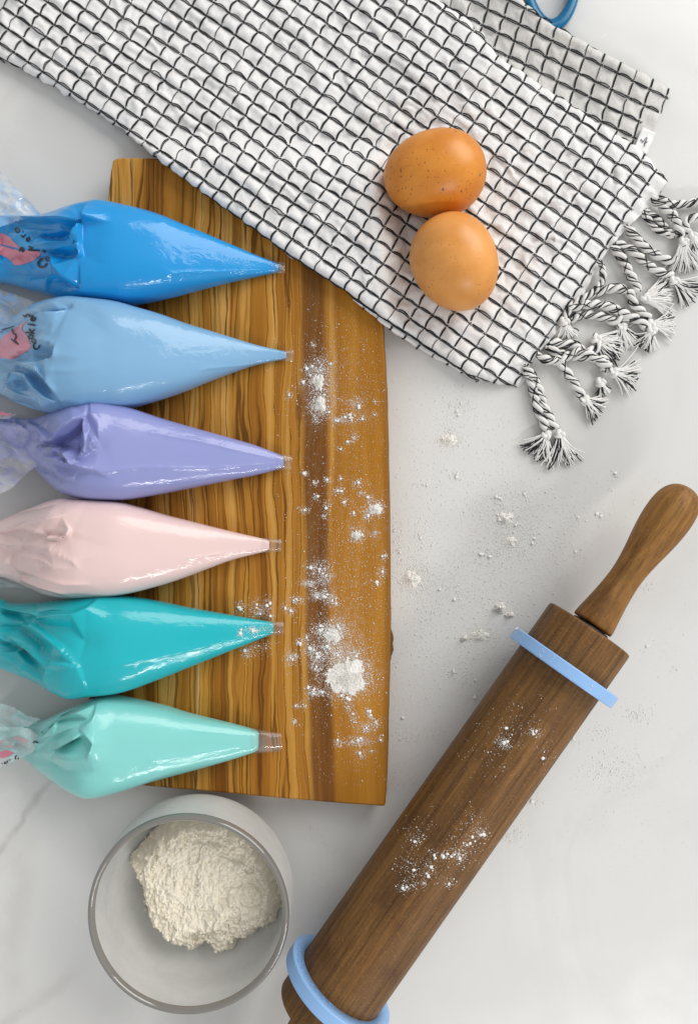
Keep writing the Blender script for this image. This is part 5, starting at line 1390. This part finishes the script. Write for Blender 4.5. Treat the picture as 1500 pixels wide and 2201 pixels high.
pile(1086, 1114, 18, 15, 1.9, 0, 212, 'flour mound on the marble midway between the board and the upper pin handle')
pile(1096, 1163, 13, 12, 1.6, 0, 213, 'smaller flour mound just below the one midway between the board and the upper pin handle')
pile(884, 1246, 19, 20, 2.1, 0, 214, 'cream flour mound on the marble close to the right edge of the board')
pile(1030, 1366, 19, 14, 2.0, 0, 215, 'flour mound on the marble left of the upper blue ring')
pile(1074, 1306, 13, 12, 5.2, 0, 216, 'larger crumbly flour lump on the marble just above the upper blue ring', 'flour lump', 20, 'flour_lump', 34)
pile(1095, 1322, 11, 6, 3.6, 0, 217, 'flat flour lump touching the upper blue ring tip', 'flour lump', 15, 'flour_lump', 30)
pile(998, 1372, 9, 7, 3.6, 0, 218, 'pea sized flour lump beside the mound left of the upper blue ring', 'flour lump', 10, 'flour_lump', 28)
# on the rolling pin
PS = [(1083, 1596, 9, 9, 170, 9), (1148, 1573, 8, 7, 90, 5), (1100, 1570, 26, 22, 90, 3), (1035, 1791, 9, 8, 120, 8), (1005, 1810, 22, 22, 170, 9), (975, 1838, 16, 12, 130, 7), (990, 1842, 8, 8, 80, 7), (952, 1840, 7, 6, 50, 4), (925, 1862, 7, 5, 50, 4), (895, 1805, 12, 10, 90, 4), (930, 1838, 8, 8, 50, 3), (870, 1908, 9, 6, 100, 7), (890, 1902, 4, 4, 30, 2), (912, 1900, 4, 4, 30, 2), (882, 1868, 16, 20, 180, 2), (922, 1880, 24, 16, 120, 3), (965, 1898, 8, 6, 50, 4), (895, 1780, 20, 16, 60, 2), (1180, 1620, 14, 20, 60, 2), (1050, 1620, 30, 30, 90, 2), (1130, 1520, 30, 20, 60, 1), (1010, 1760, 20, 14, 60, 2)]
x, y, r = clusters([(a, b, c, d, int(e * 0.55), f) for a, b, c, d, e, f in PS], 21)
def pinz(x, y, r):
    out = np.full((len(x), 3), np.nan)
    o = np.array([0, 0, H]); a = np.array([math.cos(pin_ang), math.sin(pin_ang), 0]); R = pin_R * pin_k
    d = PN(x, y, 0 * x) - o; d /= np.linalg.norm(d, axis=1, keepdims=True)
    w = o - pin_org
    dp = d - (d @ a)[:, None] * a; wp = w - (w @ a) * a
    A = (dp ** 2).sum(1); B = 2 * dp @ wp; Cc = (wp ** 2).sum() - R * R; D = B * B - 4 * A * Cc
    ok = D > 0; t = (-B - np.sqrt(np.maximum(D, 0))) / (2 * A)
    p = o + d * t[:, None]; ax = (p - pin_org) @ a / pin_k
    n = p - pin_org - ((p - pin_org) @ a)[:, None] * a; n /= np.linalg.norm(n, axis=1, keepdims=True)
    ok &= (ax > -5) & (ax < 790)
    out[ok] = (p + n * (r * 0.35)[:, None])[ok]
    return out
dust('flour_dusting', x, y, r, pinz, 'white flour flecks clinging to the dark barrel of the rolling pin', M['flourw'], 3)
x, y, r = clusters([(1108, 1352, 4, 4, 40, 3), (1180, 1410, 30, 16, 40, 0), (1250, 1470, 30, 16, 30, 0)], 23)
def ringz(x, y, r):
    out = np.full((len(x), 3), np.nan); o = Vector((0, 0, H))
    bpy.context.view_layer.update()
    for ob in [c for c in pin_root.children if c.name.startswith('thickness_ring')]:
        mw = ob.matrix_world; V = [mw @ v.co for v in ob.data.vertices]; bv = BVHTree.FromPolygons(V, [tuple(p.vertices) for p in ob.data.polygons])
        for i in range(len(x)):
            h = bv.ray_cast(o, (Vector(P(x[i], y[i], 0)) - o).normalized())
            if h[0] is not None: out[i] = h[0] + Vector((0, 0, r[i] * 0.3))
    return out
dust('flour_dusting', x, y, r, ringz, 'faint flour specks on the upper blue ring of the rolling pin', M['flourw'], 5)
# on the tip of the turquoise bag
x, y, r = clusters([(517, 1362, 4, 4, 60, 5), (546, 1356, 8, 6, 110, 9), (566, 1352, 12, 5, 50, 2), (535, 1350, 16, 8, 40, 1)], 22)
def bagz(x, y, r):
    out = np.full((len(x), 3), np.nan); o = Vector((0, 0, H))
    for i in range(len(x)):
        h = BVH[4].ray_cast(o, (Vector(P(x[i], y[i], 0)) - o).normalized())
        if h[0] is not None: out[i] = h[0] + Vector((0, 0, r[i] * 0.4))
    return out
dust('flour_dusting', x, y, r, bagz, 'few white flour crumbs sitting on the turquoise piping bag tip', M['flourw'], 4)
